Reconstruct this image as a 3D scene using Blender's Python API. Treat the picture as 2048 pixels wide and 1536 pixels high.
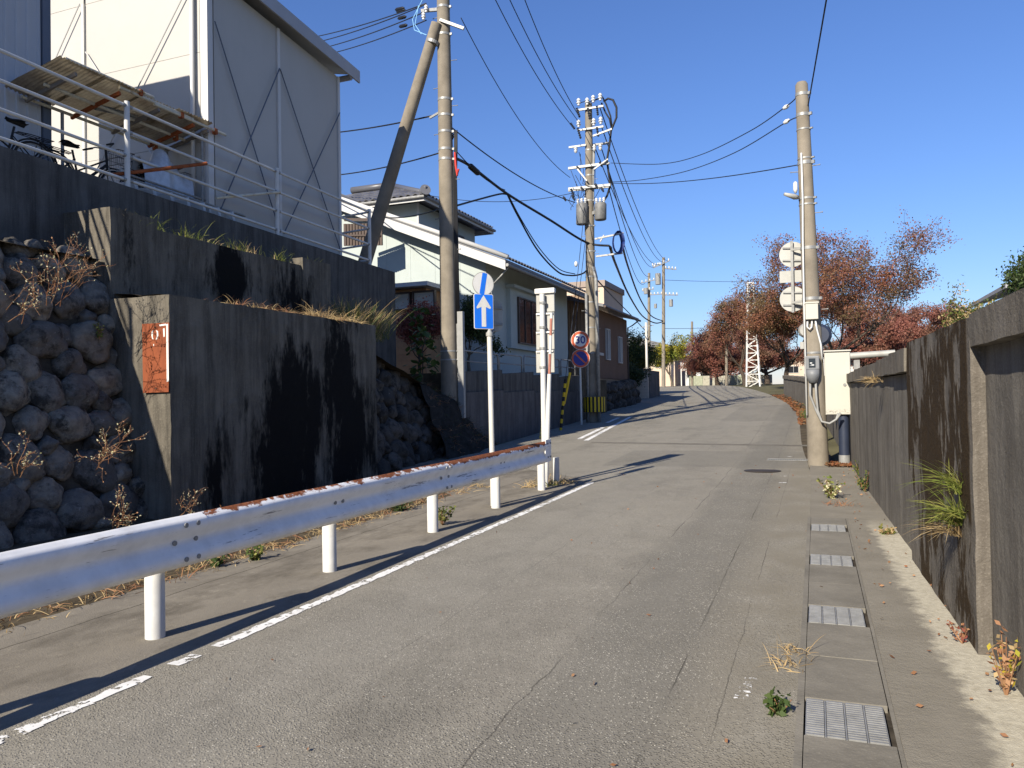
import bpy, bmesh, math, random
from mathutils import Vector, Matrix, noise as mnoise
random.seed(7)
R_ = random.uniform
scene = bpy.context.scene
for o in list(bpy.data.objects): bpy.data.objects.remove(o)
col = scene.collection

# ------------------------------------------------------------------ camera
FPX, CAMH = 1550.0, 1.6
PITCH, ROLL, YAW = math.atan(27/FPX), 0.018, math.atan2(607, FPX)
CF = Vector((-math.sin(YAW)*math.cos(PITCH), math.cos(YAW)*math.cos(PITCH), math.sin(PITCH)))
_r = Vector((math.cos(YAW), math.sin(YAW), 0)); _u = _r.cross(CF)
CR = _r*math.cos(ROLL) - _u*math.sin(ROLL); CU = _r*math.sin(ROLL) + _u*math.cos(ROLL)
CAM = Vector((0, 0, CAMH))
cd = bpy.data.cameras.new('camera'); cam = bpy.data.objects.new('camera', cd); col.objects.link(cam)
cd.sensor_width = 36; cd.lens = 36*FPX/2048; cd.clip_end = 3000; cd.clip_start = 0.05
cam.matrix_world = Matrix(((CR.x, CU.x, -CF.x, 0), (CR.y, CU.y, -CF.y, 0), (CR.z, CU.z, -CF.z, CAMH), (0, 0, 0, 1)))
scene.camera = cam

# ------------------------------------------------------------------ world, sun, exposure
SAZ, SEL = math.radians(13), math.radians(30)
w = bpy.data.worlds.new('World'); scene.world = w; w.use_nodes = True
wn = w.node_tree.nodes; wl = w.node_tree.links; wn.clear()
wo = wn.new('ShaderNodeOutputWorld'); wb = wn.new('ShaderNodeBackground'); ws = wn.new('ShaderNodeTexSky')
ws.sky_type = 'NISHITA'; ws.sun_disc = False; ws.sun_elevation = SEL; ws.sun_rotation = math.pi + SAZ
ws.altitude = 50; ws.air_density = 1.4; ws.dust_density = 0.0; ws.ozone_density = 8.0
wb.inputs[1].default_value = 0.064
wt = wn.new('ShaderNodeMix'); wt.data_type = 'RGBA'; wt.blend_type = 'MULTIPLY'; wt.inputs[0].default_value = 1
wt.inputs[7].default_value = (.97, .98, 1.26, 1)      # camera white balance for the whole sky
wl.new(ws.outputs[0], wt.inputs[6]); wl.new(wt.outputs[2], wb.inputs[0]); wl.new(wb.outputs[0], wo.inputs[0])
sd = bpy.data.lights.new('sun', 'SUN'); sun = bpy.data.objects.new('sun', sd); col.objects.link(sun)
sd.energy = 4.6; sd.angle = math.radians(0.53); sd.color = (1.0, 0.915, 0.77)
TRAVEL = Vector((math.cos(SEL)*math.sin(SAZ), math.cos(SEL)*math.cos(SAZ), -math.sin(SEL)))
sun.rotation_euler = TRAVEL.to_track_quat('-Z', 'Y').to_euler(); sun.location = (-10, -30, 25)
scene.view_settings.view_transform = 'Standard'; scene.view_settings.look = 'None'
scene.view_settings.exposure = 0.85; scene.view_settings.gamma = 1
scene.render.engine = 'CYCLES'
scene.render.resolution_x, scene.render.resolution_y = 1024, 768

# ------------------------------------------------------------------ pixel -> place helpers
def ray(x, y): return CF + CR*((x-1024)/FPX) + CU*((768-y)/FPX)
def PX(x, y, X): d = ray(x, y); return CAM + d*(X/d.x)
def PY(x, y, Y): d = ray(x, y); return CAM + d*(Y/d.y)
def PD(x, y, D): return CAM + ray(x, y)*D
PROF = [(-60, -.3), (0, 0), (12, .08), (18, .2), (25, .5), (30, .7), (50, 1.5), (80, 2.4), (100, 2.7), (500, 3.0)]
def _lin(Y):
    if Y <= PROF[0][0]: return PROF[0][1]
    for (a, za), (b, zb) in zip(PROF, PROF[1:]):
        if Y <= b: return za + (zb-za)*(Y-a)/(b-a)
    return PROF[-1][1]
def gz(Y): return sum(_lin(Y+k*.5) for k in range(-5, 6))/11
def G(x, y):
    d = ray(x, y); t = .5
    while t < 400:
        p = CAM + d*t
        if p.z < gz(p.y): return p
        t += .02 + t*.002
    return CAM + d*80

# ------------------------------------------------------------------ mesh helpers
class MB:
    def __init__(s): s.v = []; s.f = []; s.m = []
    def add(s, vs, fs, mi=0):
        b = len(s.v); s.v += [tuple(v) for v in vs]
        for f in fs: s.f.append(tuple(i+b for i in f)); s.m.append(mi)
        return s
    def box(s, x0, x1, y0, y1, z0, z1, mi=0):
        vs = [(x, y, z) for z in (z0, z1) for y in (y0, y1) for x in (x0, x1)]
        return s.add(vs, [(0,2,3,1), (4,5,7,6), (0,1,5,4), (2,6,7,3), (0,4,6,2), (1,3,7,5)], mi)
    def obox(s, c, ax, ay, az, mi=0):   # half-axis vectors
        c = Vector(c); ax = Vector(ax); ay = Vector(ay); az = Vector(az)
        vs = [c+ax*i+ay*j+az*k for k in (-1, 1) for j in (-1, 1) for i in (-1, 1)]
        return s.add(vs, [(0,2,3,1), (4,5,7,6), (0,1,5,4), (2,6,7,3), (0,4,6,2), (1,3,7,5)], mi)
    def bar(s, a, b, w, h, mi=0, up=(0,0,1)):
        a = Vector(a); b = Vector(b); d = (b-a).normalized(); sx = d.cross(Vector(up))
        if sx.length < 1e-4: sx = Vector((1,0,0))
        sx.normalize(); sz = sx.cross(d)
        return s.obox((a+b)/2, (b-a)/2, sx*w/2, sz*h/2, mi)
    def path(s, pts, r, n=8, mi=0, cap=True):
        pts = [Vector(p) for p in pts]; k = len(pts)
        rs = r if isinstance(r, (list, tuple)) else [r]*k
        b = len(s.v); prev = None
        for i, p in enumerate(pts):
            t = (pts[min(i+1, k-1)] - pts[max(i-1, 0)])
            t = t.normalized() if t.length > 1e-7 else Vector((0,0,1))
            if prev is None:
                a = Vector((0,0,1)) if abs(t.z) < .9 else Vector((1,0,0)); nx = t.cross(a).normalized()
            else:
                nx = prev - t*prev.dot(t); nx = nx.normalized() if nx.length > 1e-5 else t.orthogonal().normalized()
            prev = nx; ny = t.cross(nx)
            for j in range(n):
                an = 2*math.pi*j/n; s.v.append(tuple(p + (nx*math.cos(an)+ny*math.sin(an))*rs[i]))
        for i in range(k-1):
            for j in range(n):
                s.f.append((b+i*n+j, b+i*n+(j+1)%n, b+(i+1)*n+(j+1)%n, b+(i+1)*n+j)); s.m.append(mi)
        if cap:
            s.f.append(tuple(b+j for j in range(n))[::-1]); s.m.append(mi)
            s.f.append(tuple(b+(k-1)*n+j for j in range(n))); s.m.append(mi)
        return s
    def tube(s, a, b, r0, r1=None, n=10, mi=0): return s.path([a, b], [r0, r0 if r1 is None else r1], n, mi)
    def disc(s, c, nrm, r, th, n=28, mi=0):
        c = Vector(c); nrm = Vector(nrm).normalized(); return s.tube(c-nrm*th/2, c+nrm*th/2, r, r, n, mi)
    def prism(s, poly, d, mi=0):   # 3-D polygon extruded by d
        d = Vector(d); k = len(poly); vs = [Vector(p) for p in poly]; vs += [p+d for p in vs]
        fs = [tuple(range(k))[::-1], tuple(range(k, 2*k))] + [(i, (i+1)%k, (i+1)%k+k, i+k) for i in range(k)]
        return s.add(vs, fs, mi)
    def grid(s, fn, nu, nv, mi=0):
        vs = [fn(i/nu, j/nv) for j in range(nv+1) for i in range(nu+1)]
        return s.add(vs, [(j*(nu+1)+i, j*(nu+1)+i+1, (j+1)*(nu+1)+i+1, (j+1)*(nu+1)+i) for j in range(nv) for i in range(nu)], mi)
    def build(s, name, mats, parent=None, smooth=False, bevel=0, recalc=False, auto=None):
        me = bpy.data.meshes.new(name)
        xs = [v[0] for v in s.v]; ys = [v[1] for v in s.v]; zs = [v[2] for v in s.v]
        c = Vector(((min(xs)+max(xs))/2, (min(ys)+max(ys))/2, min(zs)))
        me.from_pydata([(v[0]-c.x, v[1]-c.y, v[2]-c.z) for v in s.v], [], s.f)
        for m in (mats if isinstance(mats, (list, tuple)) else [mats]): me.materials.append(m)
        me.polygons.foreach_set('material_index', s.m)
        if recalc or bevel:
            bm = bmesh.new(); bm.from_mesh(me)
            if recalc: bmesh.ops.recalc_face_normals(bm, faces=bm.faces)
            if bevel:
                es = [e for e in bm.edges if len(e.link_faces) == 2 and e.calc_face_angle(0) > .6]
                bmesh.ops.bevel(bm, geom=es, offset=bevel, segments=2, affect='EDGES', profile=.6, clamp_overlap=True)
            bm.to_mesh(me); bm.free()
        if smooth:
            me.polygons.foreach_set('use_smooth', [True]*len(me.polygons))
            if auto: me.set_sharp_from_angle(angle=auto)
        me.update()
        o = bpy.data.objects.new(name, me); col.objects.link(o); o.location = c
        if parent: attach(o, parent)
        return o
WM = {}
def wmat(o):
    m = Matrix.LocRotScale(o.location, o.rotation_euler, o.scale)
    return (wmat(o.parent) @ o.matrix_parent_inverse @ m) if o.parent else m
def attach(o, parent):
    o.parent = parent; o.matrix_parent_inverse = wmat(parent).inverted()
def tag(o, label=None, cat=None, group=None, kind=None):
    if label: o['label'] = label
    if cat: o['category'] = cat
    if group: o['group'] = group
    if kind: o['kind'] = kind
    return o
def thing(name, label, cat, loc=(0,0,0), group=None, rz=0):
    o = bpy.data.objects.new(name, None); col.objects.link(o); o.location = loc; o.rotation_euler.z = rz
    o.empty_display_size = .1
    return tag(o, label, cat, group)
def struct(o): o['kind'] = 'structure'; return o
def inst(me_obj, parent, M, name=None):
    c = me_obj.copy(); col.objects.link(c); c.parent = None
    l, q, sc = M.decompose(); c.location = l; c.rotation_euler = q.to_euler(); c.scale = sc
    if name: c.name = name
    if parent: attach(c, parent)
    return c
def copy_tree(o, parent=None):
    c = o.copy(); col.objects.link(c); mpi = o.matrix_parent_inverse.copy(); c.parent = parent
    if parent: c.matrix_parent_inverse = mpi
    for ch in o.children: copy_tree(ch, c)
    return c

# ------------------------------------------------------------------ materials
class NM:
    def __init__(s, name, rough=.8, spec=.3, metal=0):
        s.mat = bpy.data.materials.new(name); s.mat.use_nodes = True; s.t = s.mat.node_tree; s.n = s.t.nodes
        s.b = s.n['Principled BSDF']; s.b.inputs['Roughness'].default_value = rough
        s.b.inputs['Specular IOR Level'].default_value = spec; s.b.inputs['Metallic'].default_value = metal
        s.pos = s.n.new('ShaderNodeNewGeometry').outputs['Position']; s._sep = None
    def L(s, a, b): s.t.links.new(a, b)
    def put(s, sock, v):
        if hasattr(v, 'links') or hasattr(v, 'is_linked'): s.L(v, sock)
        elif isinstance(v, (tuple, list)) and len(v) == 3 and sock.type == 'RGBA': sock.default_value = (*v, 1)
        else: sock.default_value = v
    def sep(s):
        if not s._sep:
            q = s.n.new('ShaderNodeSeparateXYZ'); s.L(s.pos, q.inputs[0]); s._sep = q
        return s._sep.outputs
    def vec(s, sc=(1,1,1), src=None):
        m = s.n.new('ShaderNodeMapping'); s.L(src or s.pos, m.inputs[0]); m.inputs['Scale'].default_value = sc; return m.outputs[0]
    def noise(s, scale, detail=4, rough=.55, st=None, src=None):
        n = s.n.new('ShaderNodeTexNoise'); n.inputs['Scale'].default_value = scale; n.inputs['Detail'].default_value = detail
        n.inputs['Roughness'].default_value = rough; s.L(s.vec(st, src) if st else (src or s.pos), n.inputs['Vector']); return n.outputs['Fac']
    def voro(s, scale, feat='F1', st=None, out='Distance'):
        n = s.n.new('ShaderNodeTexVoronoi'); n.feature = feat; n.inputs['Scale'].default_value = scale
        s.L(s.vec(st) if st else s.pos, n.inputs['Vector']); return n.outputs[out]
    def ramp(s, f, a, b, lo=0., hi=1.):
        m = s.n.new('ShaderNodeMapRange'); m.clamp = True; s.put(m.inputs[0], f)
        for i, v in enumerate((a, b, lo, hi)): m.inputs[i+1].default_value = v
        return m.outputs[0]
    def math(s, op, a, b=0., c=None):
        m = s.n.new('ShaderNodeMath'); m.operation = op; s.put(m.inputs[0], a); s.put(m.inputs[1], b)
        if c is not None: s.put(m.inputs[2], c)
        return m.outputs[0]
    def mix(s, f, A, B, mode='MIX'):
        m = s.n.new('ShaderNodeMix'); m.data_type = 'RGBA'; m.blend_type = mode
        s.put(m.inputs[0], f); s.put(m.inputs[6], A); s.put(m.inputs[7], B); return m.outputs[2]
    def rnd(s): return s.n.new('ShaderNodeObjectInfo').outputs['Random']
    def color(s, c): s.put(s.b.inputs['Base Color'], c); return s
    def rough(s, r): s.put(s.b.inputs['Roughness'], r); return s
    def bump(s, h, strength=.5, dist=.01):
        b = s.n.new('ShaderNodeBump'); b.inputs['Strength'].default_value = strength; b.inputs['Distance'].default_value = dist
        s.L(h, b.inputs['Height']); s.L(b.outputs[0], s.b.inputs['Normal']); return s
def shade(c, k): return tuple(min(1, x*k) for x in c)
def flat(name, c, rough=.7, spec=.3, metal=0, var=.25, scale=6, bump=.15, grime=None, bs=60):
    m = NM(name, rough, spec, metal); f = m.noise(scale, 5, .6)
    cc = m.mix(m.ramp(f, .3, .7), shade(c, 1-var), shade(c, 1+var*.6))
    if grime: cc = m.mix(m.ramp(m.noise(scale*.6, 6, .7, (1, 1, .25)), .52, .75), cc, grime)
    m.color(cc)
    if bump: m.bump(m.noise(bs, 3), bump, .004)
    return m.mat
def concrete(name, c, dark, moss=None, mossr=(.55, .68), streak=1., bump=.5, ms=1.1, msst=(1, 1, .45), stain=None, sp=.5, ymin=None):
    m = NM(name, .92, .15)
    a = m.noise(2.2, 6, .65); st = m.noise(5, 5, .7, (1, 1, .09)); fine = m.noise(70, 3, .6)
    cc = m.mix(m.ramp(a, .3, .7), c, shade(c, .62))
    cc = m.mix(m.math('MULTIPLY', m.ramp(st, .42, .68), streak), cc, dark)
    cc = m.mix(m.math('MULTIPLY', m.ramp(fine, .55, .8), sp), cc, shade(c, 1.6))
    h = m.math('ADD', m.math('MULTIPLY', fine, .5), m.noise(14, 4))
    if moss:
        f = m.ramp(m.math('ADD', m.noise(ms, 7, .68, msst), m.math('MULTIPLY', m.noise(9, 4, .7, (1, 1, .4)), .12)), mossr[0]+.06, mossr[1]+.06)
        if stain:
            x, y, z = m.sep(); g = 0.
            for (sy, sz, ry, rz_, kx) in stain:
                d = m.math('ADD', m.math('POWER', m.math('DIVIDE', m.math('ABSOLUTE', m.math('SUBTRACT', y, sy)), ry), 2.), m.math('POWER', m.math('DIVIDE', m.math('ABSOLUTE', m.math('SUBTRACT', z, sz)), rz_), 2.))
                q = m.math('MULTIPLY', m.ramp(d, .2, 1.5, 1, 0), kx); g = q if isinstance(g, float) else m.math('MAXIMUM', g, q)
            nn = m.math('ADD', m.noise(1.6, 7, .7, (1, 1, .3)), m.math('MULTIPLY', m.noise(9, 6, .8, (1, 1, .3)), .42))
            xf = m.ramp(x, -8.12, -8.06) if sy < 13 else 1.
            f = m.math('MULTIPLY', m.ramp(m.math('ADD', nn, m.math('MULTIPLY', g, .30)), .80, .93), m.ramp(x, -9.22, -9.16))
        if ymin: f = m.math('MULTIPLY', f, m.ramp(m.sep()[1], ymin, ymin+.05))
        cc = m.mix(f, cc, moss); h = m.math('ADD', h, m.math('MULTIPLY', f, m.noise(40, 4)))
    m.color(cc); m.bump(h, bump, .012); return m.mat

M = {}
def asphalt():
    m = NM('asphalt', .9, .2); x, y, z = m.sep()
    big = m.noise(.5, 6, .6, (1, .3, 1)); med = m.noise(2.6, 6, .65)
    cc = m.mix(m.ramp(big, .3, .7), (.265, .243, .198), (.195, .179, .147))
    cc = m.mix(m.ramp(med, .35, .75, 0, .6), cc, (.285, .265, .218))
    cc = m.mix(m.math('MULTIPLY', m.ramp(m.noise(1.1, 7, .72, (1, .45, 1)), .5, .68), .45), cc, (.115, .108, .09))
    right = m.ramp(m.math('ADD', x, m.math('MULTIPLY', m.noise(1.1, 3), .25)), -1.4, -1.2)
    right = m.math('MULTIPLY', right, m.ramp(x, -.45, -.75))
    cc = m.mix(m.math('MULTIPLY', right, .45), cc, (.115, .108, .092))
    # exposed aggregate: pale and dark chippings, coarser in the right-hand strip
    cell = m.n.new('ShaderNodeTexVoronoi'); cell.inputs['Scale'].default_value = 85; m.L(m.pos, cell.inputs['Vector'])
    q = m.n.new('ShaderNodeSeparateColor'); m.L(cell.outputs['Color'], q.inputs[0])
    near = m.ramp(cell.outputs['Distance'], .25, .5, 1, 0)
    pale = m.math('MULTIPLY', m.ramp(q.outputs[0], .66, .9), near); dark = m.math('MULTIPLY', m.ramp(q.outputs[1], .62, .85), near)
    patch = m.ramp(m.noise(2.2, 4), .35, .6, .35, 1.)
    cc = m.mix(m.math('MULTIPLY', m.math('MULTIPLY', pale, patch), m.math('ADD', .68, m.math('MULTIPLY', right, .32))), cc, (.66, .62, .52))
    cc = m.mix(m.math('MULTIPLY', dark, .7), cc, (.06, .056, .047))
    cc = m.mix(m.math('MULTIPLY', m.ramp(m.noise(45, 4, .7), .52, .7), .35), cc, (.09, .084, .07))
    edge = m.ramp(x, -.8, -.4)
    cc = m.mix(m.math('MULTIPLY', m.math('MULTIPLY', edge, m.ramp(m.noise(2.1, 5), .3, .6)), .8), cc, (.20, .18, .14))
    for (x0, sl, w, ns, amp) in ((-1.42, -.008, .006, 1.6, .11), (-.74, -.002, .006, 2.5, .03), (-2.45, .0, .003, 2., .12), (-.48, 0., .004, 3., .05)):
        wob = m.math('MULTIPLY', m.math('SUBTRACT', m.noise(ns, 6, .7, (.2, 1, 1)), .5), amp)
        d = m.math('ABSOLUTE', m.math('SUBTRACT', m.math('SUBTRACT', x, wob), m.math('ADD', x0, m.math('MULTIPLY', y, sl))))
        k = m.math('MULTIPLY', m.ramp(d, w*.3, w*1.2, 1, 0), m.ramp(m.noise(.9, 4), .4, .6))
        cc = m.mix(m.math('MULTIPLY', k, .75), cc, (.035, .031, .026))
    # tyre-polished bands and a transverse patch
    for xc in (-1.15, -2.75):
        k = m.math('MULTIPLY', m.ramp(m.math('ABSOLUTE', m.math('SUBTRACT', x, xc)), .12, .5, 1, 0), m.ramp(m.noise(.7, 4, .5, (1, .15, 1)), .3, .7))
        cc = m.mix(m.math('MULTIPLY', k, .22), cc, (.25, .236, .20))
    pt = m.math('MULTIPLY', m.ramp(m.math('ABSOLUTE', m.math('SUBTRACT', y, 17.2)), 1.55, 1.6, 1, 0), m.ramp(x, -4.2, -4.15))
    cc = m.mix(m.math('MULTIPLY', pt, .3), cc, (.14, .132, .112))
    pt = m.math('MULTIPLY', m.ramp(m.math('ABSOLUTE', m.math('SUBTRACT', y, 33)), 4.9, 5.0, 1, 0), m.ramp(x, -3.2, -3.15))
    cc = m.mix(m.math('MULTIPLY', pt, .3), cc, (.13, .122, .104))
    m.color(cc); m.bump(m.math('ADD', m.math('MULTIPLY', near, q.outputs[2]), m.math('MULTIPLY', m.noise(28, 3), .6)), .8, .006); return m.mat
M['asphalt'] = asphalt()
def shoulder():
    m = NM('shoulder', .92, .15); x, y, z = m.sep()
    cc = m.mix(m.ramp(m.noise(.9, 6, .65, (1, .5, 1)), .3, .7), (.165, .147, .12), (.245, .22, .178))
    cc = m.mix(m.math('MULTIPLY', m.ramp(m.noise(120, 2), .56, .72), .3), cc, (.33, .29, .23))
    cc = m.mix(m.math('MULTIPLY', m.ramp(m.noise(1.8, 7, .72, (1, .55, 1)), .47, .66), .75), cc, (.095, .083, .066))
    cc = m.mix(m.math('MULTIPLY', m.ramp(m.noise(7, 6, .75), .60, .70), .6), cc, (.30, .27, .215))
    for x0, amp in ((-4.95, .1), (-6.2, .3)):
        wob = m.math('MULTIPLY', m.math('SUBTRACT', m.noise(1.7, 5, .7, (.2, 1, 1)), .5), amp)
        d = m.math('ABSOLUTE', m.math('SUBTRACT', m.math('SUBTRACT', x, wob), x0))
        cc = m.mix(m.math('MULTIPLY', m.ramp(d, .003, .009, 1, 0), .8), cc, (.03, .026, .02))
    m.color(cc); m.bump(m.math('ADD', m.noise(110, 2), m.noise(20, 4)), .5, .006); return m.mat
M['shoulder'] = shoulder()
def verge():
    m = NM('verge', .95, .1); x, y, z = m.sep()
    cc = m.mix(m.ramp(m.noise(2.2, 6, .65), .3, .7), (.175, .16, .132), (.235, .216, .18))
    cc = m.mix(m.math('MULTIPLY', m.ramp(m.noise(100, 2), .56, .74), .35), cc, (.30, .26, .2))
    wallx = m.math('SUBTRACT', x, m.math('SUBTRACT', .87, m.math('MULTIPLY', m.math('SUBTRACT', y, 4.63), .0274)))
    s_ = m.ramp(m.math('ADD', wallx, m.math('MULTIPLY', m.math('SUBTRACT', m.noise(6, 6, .7), .5), .35)), -.23, -.15)
    s_ = m.math('MULTIPLY', s_, m.ramp(y, 10.3, 9.0))
    sand = m.mix(m.ramp(m.noise(22, 5, .7), .35, .65), (.36, .328, .256), (.48, .445, .355))
    cc = m.mix(s_, cc, sand)
    m.color(cc); m.bump(m.math('ADD', m.noise(120, 2), m.noise(24, 4)), .6, .008); return m.mat
M['verge'] = verge()
M['slab'] = concrete('slab_concrete', (.225, .208, .175), (.145, .132, .11), streak=.2, bump=.35, sp=.35)
M['earth'] = flat('earth', (.085, .068, .045), .95, .1, 0, .5, 2.5, .6, bs=25)
M['field'] = flat('field', (.12, .11, .06), .95, .1, 0, .5, .4, .6, bs=8)
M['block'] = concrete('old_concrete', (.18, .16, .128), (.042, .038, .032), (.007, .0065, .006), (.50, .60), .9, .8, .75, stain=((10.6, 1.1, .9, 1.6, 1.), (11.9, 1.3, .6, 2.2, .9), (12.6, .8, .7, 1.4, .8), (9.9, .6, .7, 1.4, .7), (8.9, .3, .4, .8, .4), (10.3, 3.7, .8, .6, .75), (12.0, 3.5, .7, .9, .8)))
M['blockfront'] = M['block']
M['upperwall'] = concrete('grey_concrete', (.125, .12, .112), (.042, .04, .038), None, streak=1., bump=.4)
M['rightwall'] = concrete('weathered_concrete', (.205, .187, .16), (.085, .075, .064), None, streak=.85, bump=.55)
M['mosswall'] = concrete('moss_concrete', (.19, .17, .145), (.08, .068, .055), (.038, .024, .011), (.495, .53), .8, 1.0, 1.6, (1, 1, .45), ymin=5.31)
M['wallcap'] = concrete('cap_concrete', (.195, .174, .144), (.085, .073, .059), None, streak=.85, bump=.7)
M['housewall'] = concrete('base_wall_concrete', (.14, .13, .125), (.055, .05, .048), None, streak=.8, bump=.4)
M['polecon'] = concrete('pole_concrete', (.27, .235, .185), (.15, .13, .105), None, streak=.35, bump=.2, sp=.25)
def stone_m():
    m = NM('river_stone', .75, .3); r = m.rnd()
    cc = m.mix(r, (.13, .12, .105), (.33, .285, .22))
    cc = m.mix(m.ramp(m.noise(6, 6, .7), .42, .7), cc, (.095, .085, .075))
    cc = m.mix(m.ramp(m.noise(16, 6, .75), .58, .68), cc, (.30, .28, .24))
    cc = m.mix(m.ramp(m.noise(3.2, 6, .75), .5, .62), cc, (.04, .036, .03))
    m.color(cc); m.bump(m.math('ADD', m.noise(26, 6, .7), m.noise(90, 3)), .9, .02); return m.mat
M['stone'] = stone_m()
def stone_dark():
    m = NM('dark_stone', .85, .2); r = m.rnd(); cc = m.mix(r, (.05, .045, .04), (.115, .10, .085))  # darker variant of the river stone, for the second wall and house footing
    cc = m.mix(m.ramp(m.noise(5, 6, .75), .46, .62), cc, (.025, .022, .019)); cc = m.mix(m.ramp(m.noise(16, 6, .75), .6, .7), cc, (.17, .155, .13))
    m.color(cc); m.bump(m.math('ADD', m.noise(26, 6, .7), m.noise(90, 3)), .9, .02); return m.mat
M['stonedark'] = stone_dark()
M['mortar'] = flat('mortar', (.06, .051, .04), .95, .1, 0, .5, 8, .8, bs=30)
def white_paint(name, rust=0., c=(.86, .85, .82), topz=None, scr=True, rough=.62):
    m = NM(name, rough, .2); cc = m.mix(m.ramp(m.noise(5, 5, .6), .4, .75), c, shade(c, .82)); cc = m.mix(m.math('MULTIPLY', m.ramp(m.noise(3, 6, .75, (1, .5, 1)), .55, .72), .4), cc, (.55, .51, .44))
    if scr:
        sc = m.ramp(m.math('ADD', m.noise(9, 5, .8, (1, .12, 2.2)), m.math('MULTIPLY', m.noise(1.3, 2), .15)), .695, .72)
        cc = m.mix(m.math('MULTIPLY', sc, .8), cc, (.16, .15, .15))
    if rust:
        g = m.n.new('ShaderNodeNewGeometry'); q = m.n.new('ShaderNodeSeparateXYZ'); m.L(g.outputs['True Normal'], q.inputs[0])
        x, y, z = m.sep()
        nz = m.noise(9, 6, .7, (1, .7, 1)); hz = m.math('SUBTRACT', z, m.math('MULTIPLY', y, .0066))
        near = m.ramp(hz, topz-.10, topz-.005)
        k = m.ramp(m.math('ADD', nz, m.math('MULTIPLY', near, rust)), .68+.1, .74+.1)
        k = m.math('MULTIPLY', k, m.ramp(near, .02, .25))
        k2 = m.ramp(m.noise(16, 5, .75), .69, .72)
        rc = m.mix(m.ramp(m.noise(30, 4), .35, .65), (.16, .05, .022), (.30, .105, .04))
        cc = m.mix(m.math('MAXIMUM', k, m.math('MULTIPLY', k2, .6)), cc, rc)
        m.rough(m.ramp(k, 0, 1, rough, .9))
    m.color(cc); m.bump(m.noise(40, 3), .08, .003); return m.mat
M['railwhite'] = white_paint('rail_white', 0)
M['railrust'] = white_paint('rail_white_rusted', .40, topz=.815)
M['railrust2'] = white_paint('rail_white_heavy_rust', .62, topz=.815)
M['postwhite'] = white_paint('post_white', 0, (.60, .595, .57), scr=False)
M['signpole'] = flat('sign_pole_white', (.55, .53, .48), .45, .4, 0, .08, 3, .05, grime=(.36, .29, .21))
M['cream'] = flat('cream_box', (.45, .435, .375), .5, .35, 0, .05, 2, .03)
M['galv'] = flat('galvanised', (.30, .30, .29), .5, .4, .35, .25, 14, .1)
M['galvdull'] = flat('galvanised_dull', (.26, .26, .25), .6, .4, .2, .3, 9, .1)
M['signback'] = flat('sign_back', (.36, .355, .325), .55, .4, .1, .12, 4, .05, grime=(.24, .225, .195))
M['signwhite'] = flat('sign_white', (.68, .665, .62), .5, .4, 0, .08, 5, .02, grime=(.46, .43, .37))
M['signblue'] = flat('sign_blue', (.012, .16, .72), .4, .4, 0, .08, 5, .02)
M['signred'] = flat('sign_red', (.55, .10, .035), .5, .4, 0, .15, 5, .02)
M['signnavy'] = flat('sign_navy', (.025, .03, .22), .45, .4, 0, .12, 5, .02)
M['black'] = flat('black_rubber', (.015, .015, .016), .6, .3, 0, .3, 10, .1)
M['cable'] = flat('black_cable', (.012, .012, .014), .6, .3, 0, .2, 4, 0)
M['wire'] = flat('dark_wire', (.02, .024, .035), .6, .3, 0, .2, 4, 0)
M['bluecoil'] = flat('blue_cable', (.015, .035, .16), .5, .4, 0, .2, 4, 0)
M['redtape'] = flat('red_tape', (.55, .05, .04), .6, .3, 0, .2, 4, 0)
M['skyblue'] = flat('light_blue_wire', (.25, .50, .75), .6, .3, 0, .1, 4, 0)
M['porcelain'] = flat('porcelain', (.58, .58, .565), .25, .5, 0, .05, 6, 0)
M['yellow'] = flat('yellow_guard', (.62, .42, .02), .55, .3, 0, .15, 6, .05)
M['greyplastic'] = flat('grey_plastic', (.17, .175, .18), .5, .4, 0, .1, 6, .03)
M['greypipe'] = flat('grey_conduit', (.26, .26, .25), .5, .4, 0, .12, 6, .05)
M['screen'] = flat('screen', (.02, .025, .03), .15, .5, 0, .1, 6, 0)
M['navypole'] = flat('navy_pole', (.022, .030, .055), .5, .4, 0, .2, 4, .05)
M['rust'] = flat('rust', (.30, .085, .03), .85, .2, .0, .45, 12, .5, bs=80)
M['rustplate'] = (lambda m: (m.color(m.mix(m.ramp(m.noise(7, 6, .7, (1, 1, .3)), .35, .7), (.25, .07, .028), (.15, .042, .02))), m.bump(m.noise(60, 4), .3, .003), m.mat)[2])(NM('rust_plate', .8, .2))
M['bldgwhite'] = flat('panel_cream', (.43, .415, .385), .55, .3, 0, .05, .8, .03, grime=(.38, .365, .335))
M['bldgtrim'] = flat('panel_trim', (.56, .55, .53), .5, .3, 0, .05, 2, .03)
M['bldgfascia'] = flat('fascia_grey', (.36, .36, .37), .5, .4, .1, .08, 2, .03)
M['contgrey'] = flat('container_grey', (.42, .43, .45), .5, .35, 0, .06, 1.5, .03)
M['contdark'] = flat('container_corner', (.10, .12, .16), .5, .35, 0, .1, 1.5, .03)
M['housegreen'] = flat('pale_green_wall', (.40, .445, .43), .8, .2, 0, .06, 1.2, .15, grime=(.35, .385, .37))
M['barge'] = flat('barge_white', (.52, .515, .50), .6, .3, 0, .06, 1.5, .05)
M['eavewood'] = flat('eave_underside', (.20, .18, .16), .8, .2, 0, .2, 3, .1)
M['tile'] = (lambda m: (m.color(m.mix(m.rnd(), (.085, .085, .095), (.15, .15, .16))), m.bump(m.noise(30, 3), .2, .005), m.mat)[2])(NM('roof_tile', .38, .5))
M['woodwall'] = flat('orange_wood', (.48, .27, .14), .7, .25, 0, .15, 3, .2, bs=40)
M['brownmetal'] = flat('brown_siding', (.26, .175, .115), .6, .3, 0, .12, 1.2, .05, grime=(.17, .115, .08))
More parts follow.
